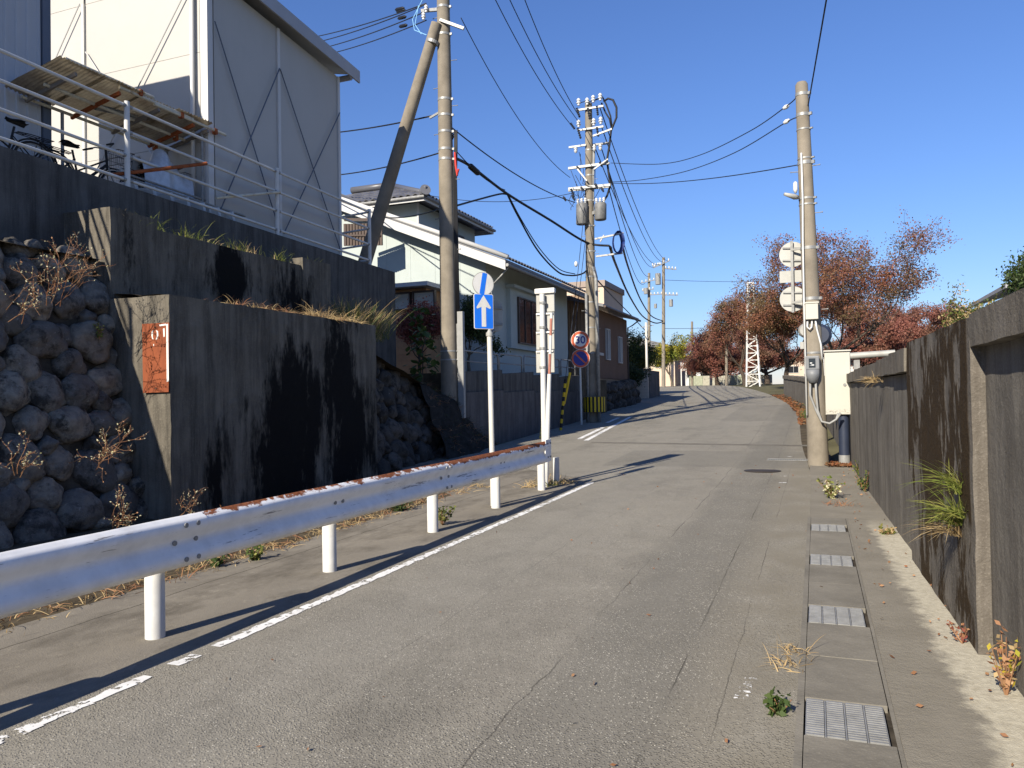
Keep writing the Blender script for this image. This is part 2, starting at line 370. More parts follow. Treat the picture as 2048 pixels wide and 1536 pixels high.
M['brownwall'] = flat('brown_stucco', (.155, .095, .065), .85, .2, 0, .15, 1.5, .3)
M['beige'] = flat('beige_wall', (.55, .44, .34), .8, .2, 0, .08, 1, .1)
M['beigecap'] = flat('beige_parapet', (.30, .24, .20), .7, .2, 0, .1, 1, .1)
M['glass'] = flat('window_glass', (.02, .022, .026), .06, .6, 0, .1, 2, 0)
M['brownframe'] = flat('brown_frame', (.07, .045, .035), .5, .4, 0, .15, 2, .05)
M['greyframe'] = flat('grey_frame', (.45, .45, .44), .5, .4, .2, .1, 2, .05)
M['curtain'] = flat('curtain', (.50, .47, .42), .8, .2, 0, .1, 2, .1)
M['plasticroof'] = (lambda m: (m.color(m.mix(m.ramp(m.noise(3, 5, .7), .35, .7), (.42, .36, .25), (.15, .11, .07))), m.b.inputs['Transmission Weight'].__setattr__('default_value', .15), m.mat)[2])(NM('weathered_plastic_roof', .6, .3))
M['silver'] = flat('silver_cover', (.52, .54, .57), .35, .5, .15, .2, 12, .4, bs=14)
M['pipewhite'] = flat('old_white_pipe', (.55, .52, .42), .55, .3, 0, .15, 9, .1, grime=(.26, .15, .07))
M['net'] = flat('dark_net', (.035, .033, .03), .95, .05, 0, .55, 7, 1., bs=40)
M['marking'] = None
def paint_mark(name, wear=.58, xline=None):
    m = NM(name, .75, .25)
    cc = m.mix(m.ramp(m.noise(9, 5), .35, .7), (.80, .79, .76), (.66, .65, .62)); m.color(cc)
    f = m.ramp(m.math('ADD', m.noise(16, 6, .7), m.math('MULTIPLY', m.noise(2.3, 3), .35)), wear+.16, wear+.19)
    tr = m.n.new('ShaderNodeBsdfTransparent'); mx = m.n.new('ShaderNodeMixShader')
    m.L(f, mx.inputs[0]); m.L(m.b.outputs[0], mx.inputs[1]); m.L(tr.outputs[0], mx.inputs[2])
    m.L(mx.outputs[0], m.n['Material Output'].inputs[0]); return m.mat
M['marking'] = paint_mark('road_paint', .57); M['markworn'] = paint_mark('worn_road_paint', .50)
def leafm(name, cols, rough=.55, trans=.35):
    m = NM(name, rough, .3); r = m.noise(1.7, 3); g = m.n.new('ShaderNodeNewGeometry').outputs['Random Per Island']
    cc = m.mix(m.ramp(g, .15, .85), cols[0], cols[1])
    if len(cols) > 2: cc = m.mix(m.ramp(m.noise(.55, 4), .45, .62), cc, cols[2])
    m.color(cc)
    tl = m.n.new('ShaderNodeBsdfTranslucent'); m.L(cc, tl.inputs[0]); mx = m.n.new('ShaderNodeMixShader'); mx.inputs[0].default_value = trans
    m.L(m.b.outputs[0], mx.inputs[1]); m.L(tl.outputs[0], mx.inputs[2]); m.L(mx.outputs[0], m.n['Material Output'].inputs[0]); return m.mat
M['cherry'] = leafm('cherry_leaf', ((.215, .088, .056), (.29, .13, .068), (.155, .115, .052)))
M['cherryred'] = leafm('cherry_leaf_red', ((.24, .09, .07), (.31, .125, .085), (.20, .115, .072)))
M['ginkgo'] = leafm('ginkgo_leaf', ((.50, .38, .03), (.34, .33, .04), (.20, .25, .04)))
M['green'] = leafm('green_leaf', ((.05, .085, .022), (.085, .12, .035)))
M['darkgreen'] = leafm('dark_green_leaf', ((.03, .05, .017), (.055, .075, .025)))
M['yellowgreen'] = leafm('yellow_green_leaf', ((.12, .15, .03), (.20, .19, .05)))
M['maple'] = leafm('maple_leaf', ((.24, .07, .055), (.34, .13, .09)))
M['drygrass'] = leafm('dry_grass', ((.36, .25, .12), (.48, .36, .19)), .8, .25)
M['drystem'] = leafm('dry_stem', ((.22, .10, .05), (.34, .19, .10)), .8, .15)
M['bud'] = leafm('bud', ((.50, .48, .25), (.62, .58, .40)), .8, .3)
M['grassgreen'] = leafm('grass_blade', ((.13, .17, .03), (.27, .27, .07)), .6, .35)
M['bark'] = flat('bark', (.075, .058, .045), .9, .15, 0, .4, 9, .9, bs=18)
M['barkgrey'] = flat('grey_bark', (.13, .11, .085), .9, .15, 0, .4, 9, .9, bs=18)  # paler, greyer bark tone for the ginkgo and the pruned garden tree
M['deadleaf'] = leafm('dead_leaf', ((.22, .075, .03), (.17, .10, .05)), .8, .2)

# ================================================================== SETTING
def interp(tab, t):
    if t <= tab[0][0]: return tab[0][1]
    for (a, va), (b, vb) in zip(tab, tab[1:]):
        if t <= b: return va + (vb-va)*(t-a)/(b-a)
    return tab[-1][1]
XRT = [(-40, -.1), (15, -.1), (20, -.35), (31, -.6), (40, -1.3), (49, -2.5), (60, -4.1), (73, -6.3), (90, -11), (110, -20)]
XLT = [(-40, -3.72), (13.2, -3.72), (14.5, -5.2), (17, -8.2), (29, -8.4), (36, -9.0), (53, -10.9), (75, -14.2), (90, -21), (110, -34)]
def XR(Y): return sum(interp(XRT, Y+k) for k in range(-2, 3))/5
def XL(Y): return interp(XLT, Y)
def sheet(name, fl, fr, y0, y1, dz, mat, step=1., nx=6):
    mb = MB(); n = max(1, int((y1-y0)/step))
    def fn(u, v):
        Y = y0+(y1-y0)*v; return (fl(Y)+(fr(Y)-fl(Y))*u, Y, gz(Y)+dz)
    mb.grid(fn, nx, n); return mb.build(name, mat)
mb = MB(); xs = [-900, -200, -60, -20, -9, 0, 9, 20, 60, 200, 900]; ys = list(range(-60, 121, 2)) + [140, 180, 250, 400, 700, 1500]
mb.add([(x, y, gz(y)-.04) for y in ys for x in xs], [(j*11+i, j*11+i+1, (j+1)*11+i+1, (j+1)*11+i) for j in range(len(ys)-1) for i in range(10)])
struct(mb.build('ground', M['field']))
road = struct(sheet('road', XL, XR, -30, 110, .010, M['asphalt'], .5))
struct(sheet('pavement', lambda Y: -5.36 if Y < 11 else (-8.9 if Y > 15 else -5.36-(Y-11)*.885), lambda Y: -3.55, -30, 19, .006, M['shoulder'], .5))
struct(sheet('earth_strip', lambda Y: -8.9, lambda Y: -5.2, -30, 16, .002, M['earth'], .5))
def xw(Y): return .87-.0274*(Y-4.63)
struct(sheet('verge', lambda Y: -.14, lambda Y: 1.0, 10.13, 16.5, .007, M['verge'], .5))
struct(sheet('verge', lambda Y: .30, lambda Y: 1.1, -30, 10.13, .006, M['verge'], .5))
mb = MB(); mb.grid(lambda u, v: (XR(16.5+34*v)-.05+u*(.55+.5*v), 16.5+34*v, gz(16.5+34*v)+.006), 3, 40)
struct(mb.build('verge', M['earth']))

# road paint (parts of the road)
def ragged(name, x0, x1, y0, y1, mat, jit=.012, gaps=()):
    mb = MB(); y = y0
    while y < y1:
        e = min(y1, y+R_(.05, .09)); 
        if not any(a < (y+e)/2 < b for a, b in gaps):
            l0 = x0+R_(-jit, jit); l1 = x0+R_(-jit, jit); r0 = x1+R_(-jit, jit)*.6; r1 = x1+R_(-jit, jit)*.6
            mb.add([(l0, y, gz(y)+.0145), (r0, y, gz(y)+.0145), (r1, e, gz(e)+.0145), (l1, e, gz(e)+.0145)], [(0,1,2,3)])
        y = e
    o = mb.build(name, mat, road); return o
ragged('edge_line', -3.655, -3.57, -4, 12.9, M['marking'], .016, ((3.42, 3.62), (3.75, 3.95), (3.2, 3.28)))
def stripe(name, a, b, w, mat):
    a = Vector(a); b = Vector(b); d = (b-a).normalized(); s = Vector((d.y, -d.x, 0))*w/2; mb = MB(); n = 10
    for i in range(n):
        p = a.lerp(b, i/n); q = a.lerp(b, (i+1)/n)
        mb.add([(*(p-s).xy, gz(p.y)+.0145), (*(p+s).xy, gz(p.y)+.0145), (*(q+s).xy, gz(q.y)+.0145), (*(q-s).xy, gz(q.y)+.0145)], [(0,1,2,3)])
    return mb.build(name, mat, road)
stripe('lane_line', G(1172, 882), G(1262, 834), .14, M['marking'])
stripe('lane_line', G(1158, 879), G(1206, 856), .14, M['marking'])
stripe('lane_line', G(1214, 846), G(1238, 836), .14, M['marking'])
p = G(1480, 1405); mb = MB()
for k in range(7):
    q = p + Vector((.005*k, .05*k, 0)); wv = R_(.02, .038)
    mb.add([(q.x-wv, q.y, gz(q.y)+.0145), (q.x+wv, q.y+R_(-.01, .01), gz(q.y)+.0145), (q.x+wv*.8, q.y+.034, gz(q.y)+.0145), (q.x-wv*.9, q.y+.03, gz(q.y)+.0145)], [(0,1,2,3)])
mb.build('worn_mark', M['markworn'], road)
for (px, py) in ((1565, 968), (1567, 955), (1580, 915)):
    p = G(px, py); mb = MB(); mb.add([(p.x-.06, p.y, gz(p.y)+.0145), (p.x+.06, p.y+.03, gz(p.y)+.0145), (p.x+.06, p.y+.12, gz(p.y)+.0145), (p.x-.05, p.y+.1, gz(p.y)+.0145)], [(0,1,2,3)])
    mb.build('worn_mark', M['markworn'], road)
# transverse drain across the road
mb = MB(); a, b = G(1183, 886), G(1622, 893)
mb.grid(lambda u, v: ((a.x+(b.x-a.x)*u), a.y+(b.y-a.y)*u+(v-.5)*.32, gz(a.y+(b.y-a.y)*u+(v-.5)*.32)+.015), 12, 2)
tag(mb.build('cross_drain', M['slab']), 'narrow concrete drain strip crossing the whole road before the slope', 'drain')
mb = MB(); mb.grid(lambda u, v: ((a.x+(b.x-a.x)*u), a.y+(b.y-a.y)*u+(v-.5)*.03, gz(a.y+(b.y-a.y)*u)+.0175+(v-.5)*.001), 12, 1)
mb.build('slot', M['mortar'], bpy.data.objects['cross_drain'])
# manhole
p = G(1525, 943); mb = MB(); mb.disc((p.x, p.y, gz(p.y)+.012), (0, 0.012, 1), .33, .012, 32)
mh = tag(mb.build('manhole_cover', flat('iron', (.055, .045, .038), .7, .3, .3, .3, 20, .5)), 'round rusty manhole cover in the road near the right pole', 'manhole')
mb = MB(); mb.disc((p.x, p.y, gz(p.y)+.0185), (0, 0.012, 1), .22, .006, 28); mb.build('lid', M['galvdull'].copy() if False else bpy.data.materials['iron'], mh)

# gutter with cover slabs and gratings
gut = thing('gutter', 'concrete gutter strip with cover slabs and four steel gratings beside the verge', 'gutter', (.1, 3, 0))
mb = MB(); mb.grid(lambda u, v: (-.14+.46*u, -3+13.12*v, gz(-3+13.12*v)-.02), 2, 12); mb.build('channel', M['mortar'], gut)
for xa, xb in ((-.125, -.0905), (.2985, .318)):
    mb = MB(); mb.grid(lambda u, v: (xa+(xb-xa)*u, -3+13.15*v, gz(-3+13.15*v)+.011), 1, 26); mb.build('edging', M['slab'], gut)
grY = []
for ya, yb in ((1488, 1399), (1255, 1212), (1136, 1110), (1067, 1049)):
    grY.append((G(1640, ya).y, G(1640, yb).y))
gx0, gx1 = -.082, .272
def grate_mesh():
    mb = MB(); W = gx1-gx0; Lg = .44; n = 17; gw = W/4
    for k in range(4):
        for j in range(n):
            y = -Lg/2+Lg*(j+.5)/n; mb.box(gx0+k*gw+.006, gx0+(k+1)*gw-.006, y-.0078, y+.0078, -.012, .0)
    for k in range(5):
        x = min(max(gx0+k*gw, gx0+.004), gx1-.004); mb.box(x-.0035, x+.0035, -Lg/2, Lg/2, -.02, -.004)
    return mb
g0 = None
cuts = [-3.0]
for (a, b) in grY:
    c = (a+b)/2; a2, b2 = c-.225, c+.225
    if g0 is None:
        g0 = grate_mesh().build('grate', M['galv'])
        off = g0.location.copy(); go = g0
    else:
        go = g0.copy(); col.objects.link(go); go.parent = None
    go.location = (off.x, c+off.y, gz(c)+.014+off.z); go.rotation_euler.x = .0066
    attach(go, gut); cuts += [a2, b2]
cuts.append(10.12)
for i in range(0, len(cuts), 2):
    a, b = cuts[i], cuts[i+1]; n = max(1, round((b-a)/.62))
    for k in range(n):
        y0 = a+(b-a)*k/n+.003; y1 = a+(b-a)*(k+1)/n-.003; z0 = gz(y0)+.013+R_(-.002, .002); z1 = gz(y1)+.013+R_(-.002, .002)
        xa, xb = -.0885+R_(0, .002), .2965-R_(0, .002)
        mb = MB(); mb.add([(xa, y0, z0-.06), (xb, y0, z0-.06), (xb, y1, z1-.06), (xa, y1, z1-.06), (xa, y0, z0), (xb, y0, z0), (xb, y1, z1), (xa, y1, z1)], [(0,3,2,1), (4,5,6,7), (0,1,5,4), (1,2,6,5), (2,3,7,6), (3,0,4,7)])
        mb.build('cover_slab', M['slab'], gut, bevel=.004)
p = G(1592, 921); g2 = thing('drain_grate', 'long steel drain grating on the road beside the right pole', 'grate', (p.x, p.y, gz(p.y)))
mb = MB()
for k in range(22): mb.box(p.x-.55+.045*k, p.x-.55+.045*k+.02, p.y-.16, p.y+.16, gz(p.y)+.011, gz(p.y)+.019)
mb.box(p.x-.57, p.x+.45, p.y-.18, p.y-.165, gz(p.y)+.011, gz(p.y)+.02); mb.box(p.x-.57, p.x+.45, p.y+.165, p.y+.18, gz(p.y)+.011, gz(p.y)+.022)
mb.build('bars', M['galvdull'], g2)
mb = MB(); mb.box(p.x-.57, p.x+.45, p.y-.165, p.y+.165, gz(p.y)+.0, gz(p.y)+.0105); mb.build('pit', M['mortar'], g2)

# ------------------------------------------------------------------ rough concrete solids
def rhex(mb, c8, seg, amp=.01, sc=2.5, mi=0):
    c8 = [Vector(c) for c in c8]
    def P(u, v, w_):
        a = c8[0].lerp(c8[1], u); b = c8[2].lerp(c8[3], u); c = c8[4].lerp(c8[5], u); d = c8[6].lerp(c8[7], u)
        p = a.lerp(b, v).lerp(c.lerp(d, v), w_)
        if amp:
            nv = mnoise.noise_vector(p*sc)+mnoise.noise_vector(p*sc*4.3)*.5; p = p+nv*amp
        return p
    nu, nv, nw = seg
    mb.grid(lambda s, t: P(s, 0, t), nu, nw, mi); mb.grid(lambda s, t: P(1-s, 1, t), nu, nw, mi)
    mb.grid(lambda s, t: P(0, 1-s, t), nv, nw, mi); mb.grid(lambda s, t: P(1, s, t), nv, nw, mi)
    mb.grid(lambda s, t: P(s, t, 1), nu, nv, mi); mb.grid(lambda s, t: P(s, 1-t, 0), nu, nv, mi)
    return mb
def hexc(x0, x1, y0, y1, z0, z1): return [(x, y, z) for z in (z0, z1) for y in (y0, y1) for x in (x0, x1)]

# lower abutment block
mb = MB(); rhex(mb, hexc(-9.9, -8.02, 7.96, 13.18, -.05, 3.06), (20, 48, 32), .014, 2.2)
lb = tag(mb.build('concrete_block', M['block']), 'large low concrete block with black algae stains and a lit end face', 'block')
mb = MB()
for y in (9.45, 11.6): mb.box(-8.03, -8.012, y-.01, y+.01, 1.55, 2.6)
# upper block
mb = MB(); ublk = thing('concrete_block', 'upper stepped concrete block standing behind and above the larger block', 'block', (-9.5, 10.5, 3))
for nm, y0, y1, zt in (('end_part', 7.99, 8.82, 4.36), ('middle_part', 8.82, 12.3, 4.2), ('raised_part', 12.3, 13.2, 4.35)):
    mb = MB(); rhex(mb, hexc(-10.05, -9.1+(.04 if nm == 'raised_part' else 0), y0, y1, 2.9, zt), (8, max(4, int((y1-y0)*7)), 12), .014, 2.4); mb.build(nm, M['block'], ublk)
# upper retaining wall
def utop(Y): return 5.205-.0192*Y
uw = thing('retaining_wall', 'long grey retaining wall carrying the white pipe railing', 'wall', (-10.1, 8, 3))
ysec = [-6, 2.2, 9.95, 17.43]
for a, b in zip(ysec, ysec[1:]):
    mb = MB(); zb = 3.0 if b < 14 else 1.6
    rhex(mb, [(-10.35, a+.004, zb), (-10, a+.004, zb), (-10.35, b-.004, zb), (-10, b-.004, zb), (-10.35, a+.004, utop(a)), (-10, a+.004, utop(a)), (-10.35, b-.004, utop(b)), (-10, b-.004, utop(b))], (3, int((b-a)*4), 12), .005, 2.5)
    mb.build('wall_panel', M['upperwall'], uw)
# terraces
mb = MB(); mb.box(-60, -10.3, -12, 17.35, 3.5, 4.86); struct(mb.build('upper_lot', M['shoulder']))
mb = MB(); mb.box(-60, -8.75, 18.8, 34, .3, 2.3); struct(mb.build('house_plot', M['earth']))
mb = MB()
def bank(u, v):
    Y = 12.9+7.3*v; zt = interp([(12.9, 2.75), (14.5, 2.55), (16, 2.1), (17.6, 1.65), (19, 1.1), (20.2, .35)], Y)
    x = -8.75+u*(-1.6); z = zt+u*.35*(1-v)+.05*mnoise.noise(Vector((x*2, Y*2, 0)))
    return (x, Y, z)
mb.grid(bank, 8, 30); struct(mb.build('embankment', M['earth']))
mb = MB(); mb.grid(lambda u, v: (-9.22-.83*u, -6+13.95*v, 3.62+.12*u+.05*mnoise.noise(Vector((u*3, v*20, 0)))), 6, 40); struct(mb.build('embankment', M['earth']))
mb = MB(); mb.grid(lambda u, v: (-8.12-1.0*u, 8.05+5.1*v, 3.065+.09*u+.03*mnoise.noise(Vector((u*3, v*20, 0)))), 6, 30); struct(mb.build('embankment', M['earth']))

# ------------------------------------------------------------------ river-stone walls
def stone_meshes(n=9, mat='stone'):
    out = []
    for k in range(n):
        bm = bmesh.new(); bmesh.ops.create_icosphere(bm, subdivisions=4, radius=1)
        off = Vector((k*7.3, k*3.1, k*1.7))
        for v in bm.verts:
            n1 = mnoise.noise(v.co*1.1+off)*.28+mnoise.noise(v.co*2.7+off)*.11+mnoise.noise(v.co*7+off)*.022+mnoise.noise(v.co*15+off)*.010
            v.co *= 1+n1
            v.co.x = math.copysign(abs(v.co.x)**.85, v.co.x)
        me = bpy.data.meshes.new('stone'); bm.to_mesh(me); bm.free(); me.materials.append(M[mat])
        me.polygons.foreach_set('use_smooth', [True]*len(me.polygons)); out.append(me)
    return out
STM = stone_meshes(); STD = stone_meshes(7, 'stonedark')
def stone_wall(label, xb, ztop, y0, y1, cell, bat=.32, backd=.11, pool=None):
    root = thing('stone_wall', label, 'wall', (xb(y0)-.4, (y0+y1)/2, gz(y0)))
    mb = MB()
    mb.grid(lambda u, v: (xb(y0+(y1-y0)*u)-backd-(v*(ztop(y0+(y1-y0)*u)-gz(y0)))*bat, y0+(y1-y0)*u, gz(y0)-.1+v*(ztop(y0+(y1-y0)*u)-gz(y0)+.1)), 30, 16)
    mb.build('mortar_bed', M['mortar'], root)
    up = Vector((-bat, 0, 1)).normalized(); al = Vector((0, 1, 0)); nr = Vector((1, 0, bat)).normalized()
    placed = []
    hs_max = (max(ztop(y0), ztop(y1))-gz(y0))/up.z
    for rad, tries in ((.60, 500), (.48, 900), (.37, 1500), (.27, 1600)):
        for _ in range(tries):
            r = cell*rad*R_(.88, 1.1); yy = R_(y0, y1); ss = R_(.05, hs_max); zz = gz(y0)+ss*up.z
            if zz > ztop(yy)-r*.4 or len(placed) > 285: continue
            if any((yy-q[0])**2+(ss-q[1])**2 < (.83*(r+q[2]))**2 for q in placed): continue
            placed.append((yy, ss, r))
            o = bpy.data.objects.new('stone', random.choice(pool or STM)); col.objects.link(o)
            c = Vector((xb(yy)-.10+R_(-.05, .04)-(zz-gz(y0))*bat, yy, zz))
            th = R_(-.9, .9); b1 = al*math.cos(th)+up*math.sin(th); b2 = nr.cross(b1)
            Mx = Matrix(((b1.x, b2.x, nr.x), (b1.y, b2.y, nr.y), (b1.z, b2.z, nr.z)))
            o.rotation_euler = Mx.to_euler(); e1 = R_(1.0, 1.22); o.scale = (r*e1, r*R_(.95, 1.05)/e1*1.1, max(.13, r*R_(.6, .8))); o.location = c; attach(o, root)
    return root
stone_wall('wall of rounded river stones left of the concrete blocks', lambda Y: -8.38, lambda Y: 3.7, 3.6, 8.0, .44, bat=.26)
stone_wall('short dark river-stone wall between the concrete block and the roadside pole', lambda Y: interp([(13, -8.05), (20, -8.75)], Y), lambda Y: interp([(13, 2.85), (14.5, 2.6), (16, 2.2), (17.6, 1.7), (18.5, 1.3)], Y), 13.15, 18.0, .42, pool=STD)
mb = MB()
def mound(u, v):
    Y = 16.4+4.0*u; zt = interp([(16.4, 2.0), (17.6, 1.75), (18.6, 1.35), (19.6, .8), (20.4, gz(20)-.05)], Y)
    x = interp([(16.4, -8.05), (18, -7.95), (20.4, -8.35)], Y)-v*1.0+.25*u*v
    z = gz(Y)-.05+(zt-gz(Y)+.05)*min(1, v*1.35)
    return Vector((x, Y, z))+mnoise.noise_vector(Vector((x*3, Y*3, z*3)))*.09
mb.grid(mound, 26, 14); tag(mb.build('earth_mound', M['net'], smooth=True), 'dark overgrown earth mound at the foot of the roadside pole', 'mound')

# ------------------------------------------------------------------ right-hand wall
rw = thing('concrete_wall', 'long weathered concrete wall with overhanging cap along the right verge', 'wall', (1, 8, 0))
def wallbox(name, y0, y1, off, z0, z1, th, mat, amp=.006, seg=5):
    mb = MB(); f0 = xw(y0)+off; f1 = xw(y1)+off
    rhex(mb, [(f0, y0, z0), (f0+th, y0, z0), (f1, y1, z0), (f1+th, y1, z0), (f0, y0, z1), (f0+th, y0, z1), (f1, y1, z1), (f1+th, y1, z1)], (4, max(3, int((y1-y0)*seg)), max(2, int((z1-z0)*8))), amp, 3.0)
    return mb.build(name, mat, rw)
ys1 = [-7, -2.4, 1.4, 5.25]
for a, b in zip(ys1, ys1[1:]):
    wallbox('wall_panel', a+.003, b-.003, .075, -.15, 1.85, .3, M['rightwall'])
    wallbox('cap', a+.004, b-.004, .0, 1.852, 2.05+R_(-.006, .006), .42, M['wallcap'], .010)
wallbox('buttress', 5.253, 7.93, 0, -.15, 2.03, .42, M['mosswall'], .010)
ys1 = [7.936, 9.1, 10.6, 12.3, 14.4, 16.3]
for i, (a, b) in enumerate(zip(ys1, ys1[1:])):
    wallbox('wall_panel', a+.003, b-.003, .055, -.15, 1.76, .3, M['rightwall'])
    wallbox('cap', a+.005, b-.005, R_(-.02, .015), 1.762+R_(0, .02), 1.99+R_(-.025, .01)-.006*i, .40, M['wallcap'], .010)
lw = thing('concrete_wall', 'low distant concrete parapet wall curving along the right edge beyond the pole', 'wall', (0, 33, .8))
yy = [16.31+k*2.6 for k in range(14)]
def lx(Y): return interp([(16, .58), (20, .45), (31, .1), (40, -.75), (49, -1.75), (54, -2.3)], Y)
for a, b in zip(yy, yy[1:]):
    h = interp([(16, 1.75), (24, 1.55), (34, 1.3), (53, 1.1)], a)
    for nm, d, zA, zB, mt in (('wall_panel', .05, -.2, h-.2, M['rightwall']), ('cap', 0, h-.198, h, M['wallcap'])):
        mb = MB(); f0 = lx(a)+d; f1 = lx(b)+d; g0_, g1_ = gz(a), gz(b); t_ = .3 if d else .4; a2, b2 = a+.005, b-.005
        mb.add([(f0, a2, g0_+zA), (f0+t_, a2, g0_+zA), (f1, b2, g1_+zA), (f1+t_, b2, g1_+zA), (f0, a2, g0_+zB), (f0+t_, a2, g0_+zB), (f1, b2, g1_+zB), (f1+t_, b2, g1_+zB)], [(0,2,3,1), (4,5,7,6), (0,1,5,4), (2,6,7,3), (0,4,6,2), (1,3,7,5)])
        mb.build(nm, mt, lw, bevel=.015)

# ------------------------------------------------------------------ guardrail
gr = thing('guardrail', 'white corrugated steel guardrail with rusty top edge beside the road', 'guardrail', (-4.15, 6, 0))
PROFW = [(0, .000), (.010, .012), (.035, .022), (.055, .045), (.055, .090), (.035, .118), (.008, .150), (-.004, .175), (.008, .200), (.035, .232), (.055, .260), (.055, .305), (.035, .328), (.010, .338), (0, .350)]
def beam(y0, y1, push, mat, name='beam'):
    mb = MB(); n = int((y1-y0)/.12); k = len(PROFW)
    vs = []
    for j in range(n+1):
        Y = y0+(y1-y0)*j/n; z0 = gz(Y)+.455; wob = .004*math.sin(Y*3.1)+.003*math.sin(Y*7.7)
        for s in (0, 1):
            for (dx, dz) in PROFW: vs.append((-4.065+dx+push+wob-(.006 if s else 0), Y, z0+dz))
    fs = []; K = 2*k
    for j in range(n):
        for i in range(k-1):
            a = j*K+i; fs.append((a, a+K, a+K+1, a+1)); b = j*K+k+i; fs.append((b, b+1, b+K+1, b+K))
        for i0 in (0, k-1): a = j*K+i0; b = a+k; fs.append((a, b, b+K, a+K))
    for j in (0, n):
        for i in range(k-1): a = j*K+i; fs.append((a, a+1, a+1+k, a+k))
    mb.add(vs, fs); return mb.build(name, mat, gr, smooth=True, recalc=True, auto=.9)
beam(-3.6, .42, .000, M['railwhite']); beam(.30, 4.30, .008, M['railwhite']); beam(4.18, 8.30, .000, M['railrust']); beam(8.18, 11.75, .008, M['railrust2'])
PYS = [-2.0, .05, 2.02, 3.99, 6.0, 8.05, 9.95, 11.88]
for Y in PYS:
    mb = MB(); mb.path([(-4.17, Y, gz(Y)-.1), (-4.17, Y, gz(Y)+.74), (-4.17, Y, gz(Y)+.755)], [.0635, .0635, .05], 24); mb.build('post', M['postwhite'], gr, smooth=True, auto=.8)
    mb = MB(); mb.box(-4.115, -4.062, Y-.04, Y+.04, gz(Y)+.56, gz(Y)+.70); mb.build('bracket', M['railwhite'], gr)
def bolt(Y, z, push=.01):
    mb = MB(); mb.disc((-4.065+push+.006, Y, gz(Y)+z), (1, 0, 0), .017, .012, 12); mb.build('bolt', M['galvdull'], gr)
for Yj, pz in ((4.24, .0), (8.24, 0), (.36, 0)):
    for dy, z, e in ((-.17, .515, .052), (-.06, .515, .052), (-.22, .63, 0.0), (-.03, .63, 0.0), (-.17, .745, .052), (-.06, .745, .052)): bolt(Yj+dy+.03, z, e+.008)
for Y in (6.0, 9.95, 2.02):
    for dy in (-.06, .06): bolt(Y+dy, .64, .0)
# end terminal: curved plate wrapping away from the road
mb = MB(); vs = []; n = 10
for j in range(n+1):
    t = j/n; Y = 11.66+.42*t; x = -4.01-.10*max(0, t-.35)**1.5
    for s in (0, .006): vs += [(x-s, Y, gz(Y)+.475), (x-s, Y, gz(Y)+.83)]
fs = []
for j in range(n):
    a = j*4; fs += [(a, a+4, a+5, a+1), (a+2, a+3, a+7, a+6), (a+1, a+5, a+7, a+3), (a, a+2, a+6, a+4)]
fs += [(0, 1, 3, 2), (n*4, n*4+2, n*4+3, n*4+1)]
mb.add(vs, fs); mb.build('end_terminal', M['railwhite'], gr, recalc=True)
for Y in (11.75, 11.88):
    for z in (.55, .77):
        mb = MB(); mb.disc((-4.003, Y, gz(Y)+z), (1, 0, 0), .016, .014, 10); mb.build('bolt', M['galvdull'], gr)
mb = MB(); mb.tube((-4.17, 12.65, gz(12)-.1), (-4.17, 12.65, gz(12)+.47), .055, .055, 18); mb.build('post', M['postwhite'], gr, smooth=True, auto=.8)

# ------------------------------------------------------------------ pipe railing on the upper wall
pr = thing('pipe_railing', 'white four-rail pipe railing on top of the left retaining wall', 'railing', (-10.12, 9, 5))
RH = (1.33, .92, .53, .14); PYR = [1.8, 5.5, 9.22, 12.91, 16.42]
for Y in PYR:
    mb = MB(); mb.tube((-10.12, Y, utop(Y)-.05), (-10.12, Y, utop(Y)+1.40), .043, .043, 16); mb.build('post', M['postwhite'], pr, smooth=True, auto=.8)
for a, b in zip(PYR, PYR[1:]):
    for h in RH:
        mb = MB(); mb.path([(-10.12, a+.04, utop(a)+h), (-10.12, b-.04, utop(b)+h)], .0255, 12); mb.build('rail', M['postwhite'], pr, smooth=True, auto=.8)
        for Y in (a+.06, b-.06):
            mb = MB(); mb.path([(-10.12, Y-.03, utop(Y)+h), (-10.12, Y+.03, utop(Y)+h)], .031, 12); mb.build('clamp', M['galv'], pr)
for h in RH:
    mb = MB(); mb.path([(-10.16, 16.42, utop(16.4)+h), (-12.2, 16.7, utop(16.4)+h-.02)], .0255, 10); mb.build('return_rail', M['postwhite'], pr, smooth=True, auto=.8)

# ================================================================== BUILDINGS
# ---- white panel building on the upper lot
XB, YF, YE = -10.45, 11.37, 15.63
def btop(Y): return 9.58-.087*(Y-12.96)
wb_ = thing('panel_building', 'tall cream panel building with crossed brace rods on the upper lot', 'building', (XB-3, 14.7, 4.86))
mb = MB(); mb.prism([(-21, YF+.06, 4.8), (-21, YE-.06, 4.8), (-21, YE-.06, btop(YE)), (-21, YF+.06, btop(YF))], (21+XB-.06, 0, 0)); mb.build('core', M['bldgtrim'], wb_, recalc=True)
bays = [YF+.12, 13.41, YE]
for a, b in zip(bays, bays[1:]):
    zz = 4.86; k = 0
    hs = [4.86, 99]
    for z0, z1 in zip(hs, hs[1:]):
        a2, b2 = a+.045, b-.045
        mb = MB(); mb.prism([(XB-.05, a2, z0+.004), (XB-.05, b2, z0+.004), (XB-.05, b2, min(z1-.004, btop(b2)-.02)), (XB-.05, a2, min(z1-.004, btop(a2)-.02))], (.05, 0, 0)); mb.build('panel', M['bldgwhite'], wb_, recalc=True)
for Y in bays[1:]:
    mb = MB(); mb.box(XB-.04, XB+.035, Y-.04, Y+.04, 4.86, btop(Y)-.03); mb.build('mullion', M['bldgtrim'], wb_)
def rod(a, b, mat='greyframe'):
    mb = MB(); mb.path([a, b], .013, 6); mb.build('brace_rod', M[mat], wb_)
